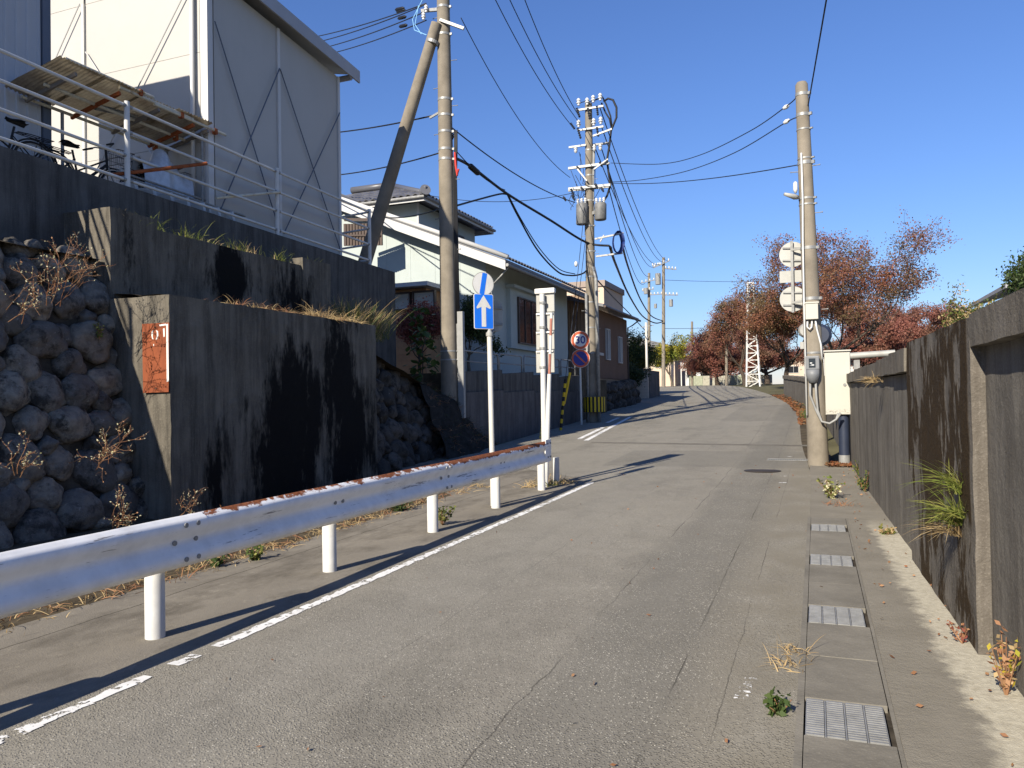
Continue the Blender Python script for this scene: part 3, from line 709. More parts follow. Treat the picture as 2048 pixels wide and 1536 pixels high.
for a, b in zip(bays, bays[1:]):
    za, zb = btop(a)-.9, btop(b)-.9
    rod((XB+.05, a+.02, za), (XB+.05, b-.05, 5.15), 'contdark'); rod((XB+.065, b-.02, zb), (XB+.065, a+.05, 5.15), 'contdark')  # side-face rods coloured darker than the front ones to stand in for shade
# lit front face: bays by posts
fx = [XB-.16, PY(170, 100, YF).x, -16.4, -20.9]
for a, b in zip(fx, fx[1:]):
    hs = [4.86, 6.5, 8.2, btop(YF)-.02] + ([11.6] if b < -12.4 else [])
    for z0, z1 in zip(hs, hs[1:]):
        mb = MB(); mb.box(b+.03, a-.03, YF, YF+.05, z0+.004, z1-.004); mb.build('panel', M['bldgwhite'], wb_)
    mb = MB(); mb.box(b-.035, b+.025, YF-.05, YF+.05, 4.86, btop(YF)-.03); mb.build('mullion', M['bldgtrim'], wb_)
    rod((a-.05, YF-.07, 9.7), (b+.1, YF-.07, 5.9)); rod((b+.08, YF-.055, 8.7), (a-.2, YF-.055, 5.1))
mb = MB(); mb.box(XB-.15, XB+.02, YF-.03, YF+.11, 4.86, btop(YF)-.02); mb.build('corner_trim', M['bldgtrim'], wb_)
mb = MB(); mb.box(-20.9, fx[1]-.1, YF+.06, YE-.1, btop(YE)-.2, 11.0); mb.build('upper_core', M['bldgtrim'], wb_)
mb = MB(); mb.path([(XB-.3, YF-.08, 9.7), (XB-.3, YF-.08, 4.9)], .04, 10); mb.build('downpipe', M['bldgtrim'], wb_, smooth=True)
# roof: gently sloping slab with deep fascia
def rtop(Y): return 9.87-.087*(Y-12.96)
mb = MB(); x0, x1 = -21.5, -10.2; ya, yb = 10.5, 16.16
rf = mb.prism([(x0, ya, rtop(ya)+2.2), (x0, yb, rtop(yb)+2.2), (x0, yb, rtop(yb)+2.26), (x0, ya, rtop(ya)+2.26)], (x1-x0, 0, -2.26)).build('roof', M['bldgfascia'], wb_, recalc=True)
mb = MB(); mb.prism([(x1, ya, rtop(ya)-.27), (x1, yb, rtop(yb)-.27), (x1, yb, rtop(yb)+.02), (x1, ya, rtop(ya)+.02)], (.04, 0, 0)); mb.build('fascia', M['bldgfascia'], rf, recalc=True)
mb = MB(); mb.path([(-20, yb-.1, rtop(yb)-.13), (x1-.15, yb-.1, rtop(yb)-.13)], .07, 10); mb.build('eave_gutter', M['bldgfascia'], rf)

# ---- grey container unit at far left
XC, YC, ZC = -11.5, 8.95, 9.15
ct = thing('site_container', 'grey ribbed metal container unit at the left edge behind the railing', 'container', (XC-1.5, 7, 4.86))
ny = 6; y0 = YC-.14-.92*ny
for k in range(ny):
    a = y0+.92*k; mb = MB(); pts = []
    for j in range(5):
        s = a+.006+(.908)*j/5; d = .908/5; pts += [(s, 0), (s+d*.62, 0), (s+d*.70, .018), (s+d*.92, .018)]
    pts.append((a+.914, 0)); vs = [(XC+d, s, z) for z in (4.9, ZC-.1) for s, d in pts]; n = len(pts)
    mb.add(vs, [(i, i+1, i+1+n, i+n) for i in range(n-1)]); mb.build('side_panel', M['contgrey'], ct)
mb = MB(); mb.box(XC-2.3, XC-.03, YC-6.2, YC-.03, 4.86, ZC-.05); mb.build('body', M['contgrey'], ct)
for (x, y) in ((XC+.025, YC-.07), ):
    mb = MB(); mb.box(x-.09, x+.02, y-.07, y+.07, 4.86, ZC); mb.build('corner_post', M['contdark'], ct)
mb = MB(); mb.box(XC-2.34, XC+.05, YC-6.25, YC+.02, ZC-.002, ZC+.08); mb.build('roof', M['contdark'], ct)
mb = MB(); mb.path([(XC-.5+.09*math.cos(t*.5), YC-.3, ZC+.16+.09*math.sin(t*.5)) for t in range(14)], .018, 6); mb.build('lifting_ring', M['contdark'], ct)

# ---- bicycle shelter between container and building
sh = thing('bicycle_shelter', 'shabby pipe-framed bicycle shelter with weathered corrugated plastic roof', 'shelter', (-11.3, 10.4, 4.86))
def zr(X): return 6.66-(-10.4-X)*.22
for X, ys0, ye, dz_ in ((-10.36, 10.0, 11.72, .03), (-10.36, 9.3, 10.89, .06), (-10.34, 8.3, 9.97, .12), (-10.9, 8.4, 11.3, -.02), (-11.4, 8.4, 11.3, -.02)):
    mb = MB(); mb.tube((X, ys0, zr(X)+dz_), (X, ye, zr(X)+dz_), .026, .026, 10); mb.build('purlin', M['pipewhite'], sh, smooth=True, auto=.8)
    mb = MB(); mb.obox((X, ye-.28, zr(X)+dz_-.02), (.04, 0, 0), (0, .03, 0), (0, 0, .05)); mb.build('clamp', M['rust'], sh)
for k, ya in enumerate((8.15, 8.92, 9.7, 10.48)):
    mb = MB(); n = 26
    for j in range(n):
        for s in (0, 1): pass
    yb = ya+.84; tilt = R_(-.03, .03); fr = -10.30+R_(-.12, .1)
    def sheetfn(u, v):
        X = -11.46+(fr+11.46)*v; Y = ya+(yb-ya)*u
        return (X, Y, zr(X)+.065+.014*math.sin(u*2*math.pi*12)+tilt*u+.01*k+.03*math.sin(v*5+k)*(1-v)+.02*mnoise.noise(Vector((u*4, v*4, k))))
    mb.grid(sheetfn, 48, 4); mb.build('roof_sheet', M['plasticroof'], sh, smooth=True)
for Y in (8.5, 9.3, 10.1, 10.9, 11.25):
    mb = MB(); mb.bar((-10.35, Y, zr(-10.35)-.04), (-11.44, Y, zr(-11.44)-.04), .04, .06); mb.build('rafter', M['rust'] if Y in (9.3, 10.9) else M['eavewood'], sh)
for (X, Y) in ((-10.5, 11.25), (-11.4, 9.1), (-11.35, 11.25)):
    mb = MB(); mb.tube((X, Y, 4.84), (X, Y, zr(X)-.02), .026, .026, 10); mb.build('post', M['galvdull'], sh, smooth=True, auto=.8)
mb = MB(); mb.tube(PX(190, 214, -11.0), PX(345, 247, -10.9), .05, .05, 10); mb.build('brace_pipe', M['galvdull'], sh, smooth=True, auto=.8)
a = PX(222, 350, -10.25); b = PX(413, 327, -9.88); mb = MB(); mb.tube(a, b, .03, .03, 12)
tag(mb.build('scaffold_pipe', M['rust'], smooth=True, auto=.8), 'rusty orange scaffold pipe sticking out through the railing', 'pipe')
a = PX(432, 396, -10.2); b = PX(560, 384, -10.05); mb = MB(); mb.tube(a, b, .026, .026, 12)
tag(mb.build('scaffold_pipe', M['pipewhite'], smooth=True, auto=.8), 'old white scaffold pipe tied to the railing beside the bicycle stand', 'pipe')
# concrete bike stand
bs = thing('bicycle_stand', 'row of slanted concrete slots of a bicycle stand behind the railing', 'bicycle stand', (-10.7, 11, 4.86))
for k in range(7):
    Y = 9.55+.38*k; mb = MB(); mb.obox((-10.62, Y, 5.08), (.30, .06, .0), (-.02, .05, .03), (0, -.05, .17)); mb.build('slot_block', M['bldgtrim'], bs, bevel=.01)
mb = MB(); mb.tube((-10.45, 9.4, 5.32), (-10.42, 12.3, 5.28), .02, .02, 8); mb.build('rail', M['galv'], bs)
mb = MB(); mb.tube((-10.55, 9.4, 5.42), (-10.5, 12.2, 5.36), .02, .02, 8); mb.build('rail', M['galv'], bs)

# ---- bicycles
def bicycle(label, loc, rz):
    root = thing('bicycle', label, 'bicycle', (0, 0, 0), 'bicycles parked behind the railing'); rr = .335
    def circ(cx, r, z, n=32, a0=0, a1=2*math.pi): return [(cx+r*math.cos(a0+(a1-a0)*i/n), 0, z+r*math.sin(a0+(a1-a0)*i/n)) for i in range(n+1)]
    for cx in (0, 1.10):
        mb = MB(); mb.path([(cx, -.05, rr), (cx, .05, rr)], .022, 10); wh = mb.build('wheel', M['galvdull'], root)
        mb = MB(); mb.path(circ(cx, rr-.018, rr), .018, 8, cap=False); mb.build('tyre', M['black'], wh, smooth=True)
        mb = MB(); mb.path(circ(cx, rr-.042, rr), .009, 6, cap=False); mb.build('rim', M['galv'], wh, smooth=True)
        mb = MB()
        for k in range(20):
            t = k*math.pi/10; mb.tube((cx+.02*math.cos(t+.5), .03*(-1)**k, rr+.02*math.sin(t+.5)), (cx+.29*math.cos(t), 0, rr+.29*math.sin(t)), .0022, .0022, 4)
        mb.build('spokes', M['galv'], wh)
        mb = MB(); mb.path(circ(cx, rr+.025, rr, 18, .2 if cx == 0 else .35, 2.9), .014, 6); mb.build('mudguard', M['black'], root)
    mb = MB()
    for a, b, r in (((.42, 0, .28), (.30, 0, .80), .017), ((.42, 0, .28), (.92, 0, .72), .024), ((.38, 0, .48), (.92, 0, .80), .014), ((.93, 0, .64), (.90, 0, .98), .019), ((0, .05, rr), (.42, .03, .28), .011), ((0, -.05, rr), (.42, -.03, .28), .011), ((0, .05, rr), (.34, .02, .66), .009), ((0, -.05, rr), (.34, -.02, .66), .009)): mb.tube(a, b, r, r, 8)
    mb.build('frame', M['black'], root, smooth=True, auto=.9)
    mb = MB()
    for s in (-.05, .05): mb.path([(.93, s*.6, .66), (.98, s, .5), (1.10, s, rr)], .011, 8)
    mb.build('fork', M['galvdull'], root)
    mb = MB(); mb.path([(.78, -.27, .99), (.88, -.22, 1.04), (.92, -.06, 1.0), (.90, 0, .97), (.92, .06, 1.0), (.88, .22, 1.04), (.78, .27, .99)], .012, 8); hb = mb.build('handlebar', M['galvdull'], root)
    for s in (-1, 1):
        mb = MB(); mb.tube((.85, .245*s, 1.02), (.70, .285*s, .955), .018, .016, 10); mb.build('grip', M['black'], hb)
    mb = MB(); mb.grid(lambda u, v: (.14+.28*u, (v-.5)*(.22-.15*u**.7), .90+.02*math.cos((v-.5)*3)-.03*abs(v-.5)+.012*math.sin(u*6)), 8, 8)
    mb.grid(lambda u, v: (.14+.28*(1-u), (v-.5)*(.20-.14*(1-u)**.7), .855+.02*abs(v-.5)), 8, 8); mb.path([(.16, 0, .87), (.40, 0, .875)], [.05, .03], 8); mb.build('saddle', M['black'], root, smooth=True)
    mb = MB()
    for z in (.74, .86, .99):
        w = .13+(z-.74)*.12; pts = [(1.02, -w, z), (1.28+(z-.74)*.2, -w, z), (1.28+(z-.74)*.2, w, z), (1.02, w, z), (1.02, -w, z)]; mb.path(pts, .006, 5)
    for k in range(9):
        t = k/8
        for (x0, y0_, x1, y1_) in ((1.02+.26*t, -.13, 1.02+.31*t, -.16), (1.02+.26*t, .13, 1.02+.31*t, .16), (1.28, -.13+.26*t, 1.33, -.16+.32*t), (1.02, -.13+.26*t, 1.02, -.16+.32*t)): mb.tube((x0, y0_, .74), (x1, y1_, .99), .003, .003, 4)
    mb.build('basket', M['black'], root)
    mb = MB()
    for y in (-.07, 0, .07): mb.path([(.28, y*.6, .73), (.1, y, .735), (-.26, y, .735)], .007, 6)
    for x in (.15, -.05, -.25): mb.tube((x, -.075, .735), (x, .075, .735), .006, .006, 6)
    for s in (-.075, .075): mb.tube((-.1, s, .735), (0, s*.8, rr), .006, .006, 6)
    mb.build('rear_rack', M['black'], root)
    mb = MB(); mb.disc((.42, .05, .28), (0, 1, 0), .09, .008, 20); mb.bar((.42, .07, .28), (.50, .07, .14), .02, .012); mb.bar((.42, -.07, .28), (.34, -.07, .42), .02, .012); mb.box(.45, .55, .07, .15, .13, .155); mb.box(.29, .39, -.15, -.07, .41, .435); mb.build('crank', M['galvdull'], root)
    mb = MB(); mb.tube((1.15, 0, .70), (1.20, 0, .69), .045, .05, 14); mb.build('lamp', M['porcelain'], root)
    root.location = loc; root.rotation_euler.z = rz; return root
bk = bicycle('black city bicycle with rear rack at the left edge, saddle toward the container', (-10.75, 8.12, 4.87), -math.pi/2-.06)
def recopy(src, label, loc, rz):
    c = copy_tree(src); c['label'] = label; c.location = loc; c.rotation_euler.z = rz; return c
recopy(bk, 'black bicycle with front basket parked under the plastic shelter roof', (-10.95, 8.6, 4.87), math.pi/2-.05)
b3 = recopy(bk, 'dark bicycle half hidden by a silver cover behind the railing post', (-10.85, 10.05, 4.87), math.pi/2+.05)
mb = MB()
def cov(u, v):
    a = (u-.5)*math.pi*1.15; h = .95-.3*abs(v-.5)-.12*math.sin(v*9)
    return Vector((-10.83+.2*math.sin(a)*(1+.2*math.sin(v*7)), 10.05+1.1*v, 4.9+max(0, math.cos(a))**.6*h+.2))+mnoise.noise_vector(Vector((u*5, v*6, 2)))*.05
mb.grid(cov, 22, 22); tag(mb.build('bicycle_cover', M['silver'], smooth=True), 'crumpled silver sheet thrown over a bicycle behind the railing post', 'cover')

# ---- pale green house
hs_ = thing('tiled_house', 'pale green house with white barge boards and grey tiled roofs', 'house', (-13, 28, 2.3))
HX, HY, HE, HZ = -10.5, 24.55, 34.0, 2.3
AX, AZ = -16.3, 9.02        # ridge of the front wing
def rz1(X): return 6.33+(-9.8-X)*((8.36-6.33)/(14.68-9.8))
mb = MB(); mb.prism([(HX-.04, HY+.06, HZ), (-19.5, HY+.06, HZ), (-19.5, HY+.06, 7.2), (AX, HY+.06, rz1(AX)-.2), (HX-.04, HY+.06, rz1(HX)-.2)], (0, HE-HY-.1, 0)); mb.build('core', M['housegreen'], hs_, recalc=True)
k = 0; x = HX
while x > -19.3:
    x2 = max(x-.98, -19.4); zt = lambda X: (rz1(X) if X > AX else rz1(AX)-(AX-X)*.5)-.19
    mb = MB(); mb.prism([(x-.003, HY, HZ), (x2+.003, HY, HZ), (x2+.003, HY, zt(x2)), (x-.003, HY, zt(x))], (0, .055, 0)); mb.build('wall_panel', M['housegreen'], hs_, recalc=True); x = x2
y = HY+.06
while y < HE-.1:
    y2 = min(y+1.55, HE)
    mb = MB(); mb.box(HX-.05, HX, y+.003, y2-.003, HZ, rz1(HX)-.2); mb.build('wall_panel', M['housegreen'], hs_); y = y2
# front-wing roof slope toward the road
EX, VY, VE = -9.55, 23.95, 34.6
mb = MB(); mb.prism([(AX, VY, rz1(AX)-.10), (EX, VY, rz1(EX)-.10), (EX, VY, rz1(EX)), (AX, VY, rz1(AX))], (0, VE-VY, 0)); rfo = mb.build('roof', M['tile'], hs_, recalc=True)
mb = MB(); mb.prism([(AX, VY, rz1(AX)-.1), (-20, VY, rz1(AX)-1.9), (-20, VY, rz1(AX)-1.8), (AX, VY, rz1(AX))], (0, VE-VY, 0)); mb.build('roof', M['tile'], hs_, recalc=True)
mb = MB(); mb.prism([(AX, VY-.03, rz1(AX)-.37), (EX+.02, VY-.03, rz1(EX)-.37), (EX+.02, VY-.03, rz1(EX)-.06), (AX, VY-.03, rz1(AX)-.06)], (0, .045, 0)); mb.build('barge_board', M['barge'], rfo, recalc=True)
mb = MB(); mb.prism([(AX, VY+.02, rz1(AX)-.16), (EX, VY+.02, rz1(EX)-.16), (EX, VY+.02, rz1(EX)-.12), (AX, VY+.02, rz1(AX)-.12)], (0, VE-VY-.05, 0)); mb.build('soffit', M['eavewood'], rfo, recalc=True)
mb = MB(); mb.box(EX-.02, EX+.02, VY+.02, VE, rz1(EX)-.26, rz1(EX)-.08); mb.build('eave_fascia', M['eavewood'], rfo)
mb = MB(); mb.path([(EX+.07, VY, rz1(EX)-.2), (EX+.07, VE, rz1(EX)-.22)], .055, 10); mb.build('eave_gutter', M['galvdull'], rfo)
mb = MB(); mb.path([(EX+.05, VY+.2, rz1(EX)-.24), (EX-.3, VY+.35, rz1(EX)-.5), (HX+.05, HY+.3, rz1(EX)-.75), (HX+.05, HY+.3, HZ)], .03, 8); mb.build('downpipe', M['greyframe'], rfo)
# tiles
def tile_mesh(w=.30, l=.32):
    mb = MB(); n = 6
    for s in (0, 1):
        pass
    top = [(-w/2+w*i/n, .032*math.cos(math.pi*2*i/n)) for i in range(n+1)]
    vs = [(x, y, z+(.022 if y == 0 else 0)) for y in (0, l) for x, z in top] + [(x, 0, z-.012) for x, z in top]; k = n+1
    fs = [(i, i+1, i+1+k, i+k) for i in range(n)] + [(i+2*k, i+1+2*k, i+1, i) for i in range(n)]
    mb.add(vs, fs); return mb
tl = tile_mesh().build('tile', M['tile'], None, smooth=True, auto=.7); TM = tl.data; TOFF = tl.location.copy(); bpy.data.objects.remove(tl)
def put_tile(parent, org, ux, uy):
    ux = Vector(ux).normalized(); uy = Vector(uy).normalized(); uz = ux.cross(uy)
    o = bpy.data.objects.new('tile', TM); col.objects.link(o)
    Rm = Matrix(((ux.x, uy.x, uz.x), (ux.y, uy.y, uz.y), (ux.z, uy.z, uz.z)))
    o.rotation_euler = Rm.to_euler(); o.location = Vector(org)+Rm@TOFF; attach(o, parent)
sl = Vector((AX-EX, 0, rz1(AX)-rz1(EX))).normalized()
n = int((VE-VY)/.29)
for j in range(n):
    Y = VY+.15+.29*j
    for r in range(3 if j < 4 else 1): put_tile(rfo, Vector((EX+.06, Y, rz1(EX)+.05))+sl*(.29*r), (0, 1, 0) if True else 0, sl)
for r in range(3, 24):
    put_tile(rfo, Vector((EX+.06, VY+.12, rz1(EX)+.05))+sl*(.29*r), (0, 1, 0), sl)
# verge cap
mb = MB(); mb.path([(EX+.1, VY+.02, rz1(EX)+.06), (AX, VY+.02, rz1(AX)+.06)], .085, 10); mb.build('verge_cap', M['barge'], rfo, smooth=True)
mb = MB(); mb.path([(AX, VY-.15, rz1(AX)+.13), (AX, VE-4, rz1(AX)+.13)], .14, 10); mb.build('ridge', M['tile'], rfo, smooth=True)
mb = MB(); mb.disc((AX, VY-.16, rz1(AX)+.14), (0, 1, 0), .2, .08, 18); mb.build('ridge_end', M['barge'], rfo)
# upper storey with hipped roof
X2, Y2, XW2, YE2, Z2 = -13.9, 26.0, -21.0, 31.3, 9.05
mb = MB(); mb.box(XW2, X2, Y2, YE2, 5.5, Z2); us = mb.build('upper_storey', M['housegreen'], hs_)
mb = MB(); mb.box(X2-.02, X2+.05, Y2-.03, Y2+.06, 6.3, Z2); mb.build('corner_board', M['barge'], us)
ox = .62; e = [Vector((XW2-ox, Y2-ox, 9.12)), Vector((X2+ox, Y2-ox, 9.12)), Vector((X2+ox, YE2+ox, 9.12)), Vector((XW2-ox, YE2+ox, 9.12))]
rd0, rd1 = Vector((XW2+2.5, (Y2+YE2)/2, 10.55)), Vector((X2-2.6, (Y2+YE2)/2, 10.55))
mb = MB(); mb.add(e+[rd0, rd1], [(0,1,5,4), (1,2,5), (2,3,4,5), (3,0,4), (3,2,1,0)]); r2 = mb.build('roof', M['tile'], hs_)
mb = MB()
for a, b in zip(e, e[1:]+e[:1]): mb.bar(a-Vector((0,0,.10)), b-Vector((0,0,.10)), .06, .2)
mb.build('eave_board', M['barge'], r2)
mb = MB(); mb.path([e[0]+Vector((0,-.09,-.06)), e[1]+Vector((.05,-.09,-.06))], .06, 10); mb.path([e[1]+Vector((.09,0,-.06)), e[2]+Vector((.09,0,-.06))], .06, 10); mb.build('eave_gutter', M['galvdull'], r2)
mb = MB(); mb.path([e[1]+Vector((.05,-.05,.07)), rd1+Vector((0,0,.12))], .11, 8); mb.path([rd0+Vector((0,0,.14)), rd1+Vector((.1,0,.14))], .15, 8); mb.build('ridge', M['tile'], r2, smooth=True)
mb = MB(); mb.disc(e[1]+Vector((.08,-.08,.16)), (1,-1,.3), .2, .12, 16); mb.path([e[1]+Vector((.0,.0,.1)), e[1]+Vector((.12,-.12,.3))], [.14, .05], 8); mb.build('corner_ornament', M['tile'], r2)
s2 = (rd1-e[1]); sy = Vector((0, (rd0.y-e[0].y), rd0.z-e[0].z)).normalized()
for j in range(14):
    for r in range(9):
        X = e[1].x-.2-.30*j; run = r*.29; yy_ = e[0].y+sy.y*run
        lim = e[1].x-(yy_-e[1].y)*((e[1].x-rd1.x)/(rd1.y-e[1].y))
        if X > lim: continue
        put_tile(r2, Vector((X, e[0].y-.06, 9.12+.05))+sy*run, (1, 0, 0), sy)
sx_ = Vector((rd1.x-e[1].x, 0, rd1.z-e[1].z)).normalized()
for j in range(22): put_tile(r2, Vector((e[1].x+.06, Y2-ox+.15+.29*j, 9.17)), (0, 1, 0), sx_)
def window(parent, c, u, v, w, h, fm, gm, depth=.06, mull=1, curtain=None):
    u = Vector(u).normalized(); v = Vector(v); nrm = u.cross(v).normalized(); c = Vector(c); mb = MB(); t = .05
    mb.obox(c-u*(w/2-t/2), u*t/2, v*h/2, nrm*depth); mb.obox(c+u*(w/2-t/2), u*t/2, v*h/2, nrm*depth)
    mb.obox(c-v*(h/2-t/2), u*(w/2-t), v*t/2, nrm*depth); mb.obox(c+v*(h/2-t/2), u*(w/2-t), v*t/2, nrm*depth)
    for k in range(mull): mb.obox(c+u*(w*((k+1)/(mull+1)-.5)), u*t*.4, v*(h/2-t), nrm*depth*.8)
    f = mb.build('window', fm, parent); n = mull+1
    for k in range(n):
        a = -w/2+t+(w-2*t)*k/n; b = -w/2+t+(w-2*t)*(k+1)/n
        mb = MB(); mb.obox(c+u*((a+b)/2), u*((b-a)/2-.012), v*(h/2-t), nrm*.008); mb.build('pane', gm if not curtain or k % 2 == 0 else curtain, f)
    return f
# road-front bay window
p0 = PX(1024, 600, HX); wy0, wy1 = 26.75, 29.4
mb = MB(); mb.box(HX, HX+.16, wy0-.35, wy1+.15, 3.42, 5.62); mb.build('window_bay', M['housegreen'], hs_)
mb = MB(); mb.box(HX-.0, HX+.36, wy0-.45, wy1+.25, 5.624, 5.74); mb.build('bay_hood', M['housegreen'], hs_)
window(hs_, (HX+.19, (wy0+wy1)/2+.1, 4.5), (0, 1, 0), (0, 0, 1), 2.2, 1.75, M['brownframe'], M['glass'], .05, 2)
window(us, (X2+.02, 29.2, 7.9), (0, 1, 0), (0, 0, 1), 1.7, 1.2, M['brownframe'], M['glass'], .05, 1)
mb = MB(); mb.box(X2, X2+.5, 28, 30.6, 7.05, 7.12)
for k in range(12): mb.box(X2+.46, X2+.49, 28.05+.22*k, 28.09+.22*k, 7.12, 7.75)
mb.box(X2+.44, X2+.5, 28, 30.6, 7.75, 7.8); mb.build('window_guard', M['brownframe'], us)
# wooden annex in front of the gable
ax0, ax1, ay = -15.5, -12.15, 23.2
an = thing('house_annex', 'low orange-brown wooden annex with white flat canopy below the green gable', 'annex', (-13.6, 23.9, 2.3))
nb = int((ax1-ax0)/.3)
for k in range(11):
    mb = MB(); z0 = 2.3+.205*k; mb.box(ax0, ax1, ay, ay+.05, z0+.004, z0+.201); mb.build('board', M['woodwall'], an)
mb = MB(); mb.box(ax0, ax1-.02, ay+.06, HY-.01, 2.3, 5.35); mb.build('core', M['woodwall'], an)
mb = MB(); mb.box(ax0-.3, ax1+.3, ay-.45, HY-.02, 5.36, 5.5); mb.build('canopy', M['barge'], an)
for k in range(4): window(an, (ax0+.5+.93*k, ay+.0, 4.94), (1, 0, 0), (0, 0, 1), .86, .62, M['brownframe'], M['curtain'], .07, 0)
# lattice screen beside railing end
ls = thing('lattice_screen', 'dark wooden slatted screen behind the end of the upper railing', 'screen', (-16, 21, 6))
pa, pb = PD(690, 440, 27), PD(762, 440, 27)
for k in range(13):
    q = pa.lerp(pb, k/12); mb = MB(); mb.box(q.x-.045, q.x+.045, q.y-.03, q.y+.03, PD(690, 492, 27).z, PD(690, 448, 27).z); mb.build('slat', M['brownframe'], ls)
mb = MB(); mb.bar(pa+Vector((0,-.05,.0)), pb+Vector((0,-.05,.0)), .05, .1); mb.bar(pa+Vector((0,-.05,-.55)), pb+Vector((0,-.05,-.55)), .04, .06); mb.build('rail', M['brownframe'], ls)

# ---- base wall below the house with pipe fence
bw = thing('retaining_wall', 'dark base wall below the pale green house with lighter top course', 'wall', (-8.6, 24, .4))
seg = [18.4, 21.1, 23.8, 26.5, 29.3]
for a, b in zip(seg, seg[1:]):
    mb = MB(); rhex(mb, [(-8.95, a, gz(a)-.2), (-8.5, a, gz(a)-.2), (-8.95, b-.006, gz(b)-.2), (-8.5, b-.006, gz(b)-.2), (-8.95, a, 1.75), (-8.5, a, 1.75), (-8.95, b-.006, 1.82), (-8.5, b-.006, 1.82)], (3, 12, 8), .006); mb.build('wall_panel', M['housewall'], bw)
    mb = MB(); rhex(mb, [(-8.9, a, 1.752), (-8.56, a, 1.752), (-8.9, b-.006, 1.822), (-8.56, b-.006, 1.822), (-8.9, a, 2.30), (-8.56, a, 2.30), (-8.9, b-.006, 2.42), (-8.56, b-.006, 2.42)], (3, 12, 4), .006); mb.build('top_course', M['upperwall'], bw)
pf = thing('pipe_fence', 'grey bent-pipe fence on the base wall in front of the green house', 'fence', (-8.75, 24, 2.3))
for a, b in ((18.6, 21.2), (21.3, 23.2), (23.4, 25.1), (25.3, 27.1), (27.3, 29.1)):
    z = 2.33+(a-18.4)*.011; mb = MB(); mb.path([(-8.74, a, z-.05), (-8.74, a, z+.48), (-8.74, a+.06, z+.55), (-8.74, b-.06, z+.55), (-8.74, b, z+.48), (-8.74, b, z-.05)], .026, 8); mb.path([(-8.74, a, z+.27), (-8.74, b, z+.27)], .018, 8); mb.build('hoop', M['galvdull'], pf, smooth=True)

# ---- brown house
bh = thing('brown_house', 'brown single-storey house with ribbed metal gable beyond the green house', 'house', (-12, 38, 1.5))
BX, BY, BE = -9.6, 35.3, 42.0
bz = 2.45
mb = MB(); mb.box(-16, BX-.03, BY+.03, BE, bz, 5.75); mb.build('core', M['brownwall'], bh)
y = BY
while y < BE-.01:
    y2 = min(y+1.68, BE); mb = MB(); mb.box(BX-.03, BX, y+.003, y2-.003, bz, 5.72); mb.build('wall_panel', M['brownwall'], bh); y = y2
for k in range(7):
    a = -16+.914*k; mb = MB(); pts = []
    for j in range(6): s = a+.9*j/6; pts += [(s, 0), (s+.09, 0), (s+.10, .025), (s+.14, .025)]
    pts.append((a+.91, 0)); n = len(pts); mb.add([(s, BY-d, z) for z in (bz, 6.4-.0*k) for s, d in pts], [(i, i+1, i+1+n, i+n) for i in range(n-1)]); mb.build('siding_sheet', M['brownmetal'], bh)
mb = MB(); mb.prism([(-16.5, BY-.45, 7.6), (BX+.55, BY-.45, 5.72), (BX+.55, BY-.45, 5.86), (-16.5, BY-.45, 7.75)], (0, BE-BY+1.0, 0)); bro = mb.build('roof', M['tile'], bh, recalc=True)
mb = MB(); mb.prism([(-16, BY-.01, 5.7), (BX-.02, BY-.01, 5.7), (-16, BY-.01, 7.45)], (0, .5, 0)); mb.build('gable', M['brownmetal'], bh, recalc=True)
mb = MB(); mb.path([(BX+.62, BY-.45, 5.74), (BX+.62, BE+.6, 5.72)], .06, 8); mb.path([(BX+.58, BE+.3, 5.7), (BX+.3, BE+.1, 5.45), (BX+.06, BE-.05, 5.3), (BX+.06, BE-.05, 1.6)], .035, 8); mb.build('eave_gutter', M['brownframe'], bro)
for c_ in ((37.6, 4.15, .75, 1.55), (40.2, 4.0, .75, 1.4)): window(bh, (BX+.02, c_[0], c_[1]), (0, 1, 0), (0, 0, 1), c_[2], c_[3], M['greyframe'], M['glass'], .06, 1, M['curtain'])
mb = MB(); mb.box(-16, BX-.05, BY-.02, BE+.2, .8, bz-.003); mb.build('plinth', M['brownmetal'], bh)
mb = MB(); mb.box(BX-.01, BX+.03, BY+.8, BY+1.5, 3.55, 3.68); mb.build('name_board', M['curtain'], bh)
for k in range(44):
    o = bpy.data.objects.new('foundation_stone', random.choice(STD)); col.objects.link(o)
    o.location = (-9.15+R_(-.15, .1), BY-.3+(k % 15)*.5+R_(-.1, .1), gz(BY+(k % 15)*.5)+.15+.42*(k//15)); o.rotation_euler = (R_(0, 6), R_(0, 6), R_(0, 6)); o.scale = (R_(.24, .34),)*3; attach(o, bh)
# beige flat-roofed block behind
bb = thing('beige_building', 'beige flat-roofed block rising behind the brown house', 'building', (-16, 48, 1.5))
c1 = PY(1208, 600, 46); c0 = PY(1120, 600, 46); ct_ = PY(1208, 572, 46)
mb = MB(); mb.box(c0.x-6, c1.x, 46, 51, 1.5, ct_.z); mb.build('wall', M['beige'], bb)
mb = MB(); mb.box(c0.x-6.1, c1.x+.1, 45.9, 51.1, ct_.z+.002, PY(1208, 560, 46).z); mb.build('parapet', M['beigecap'], bb)

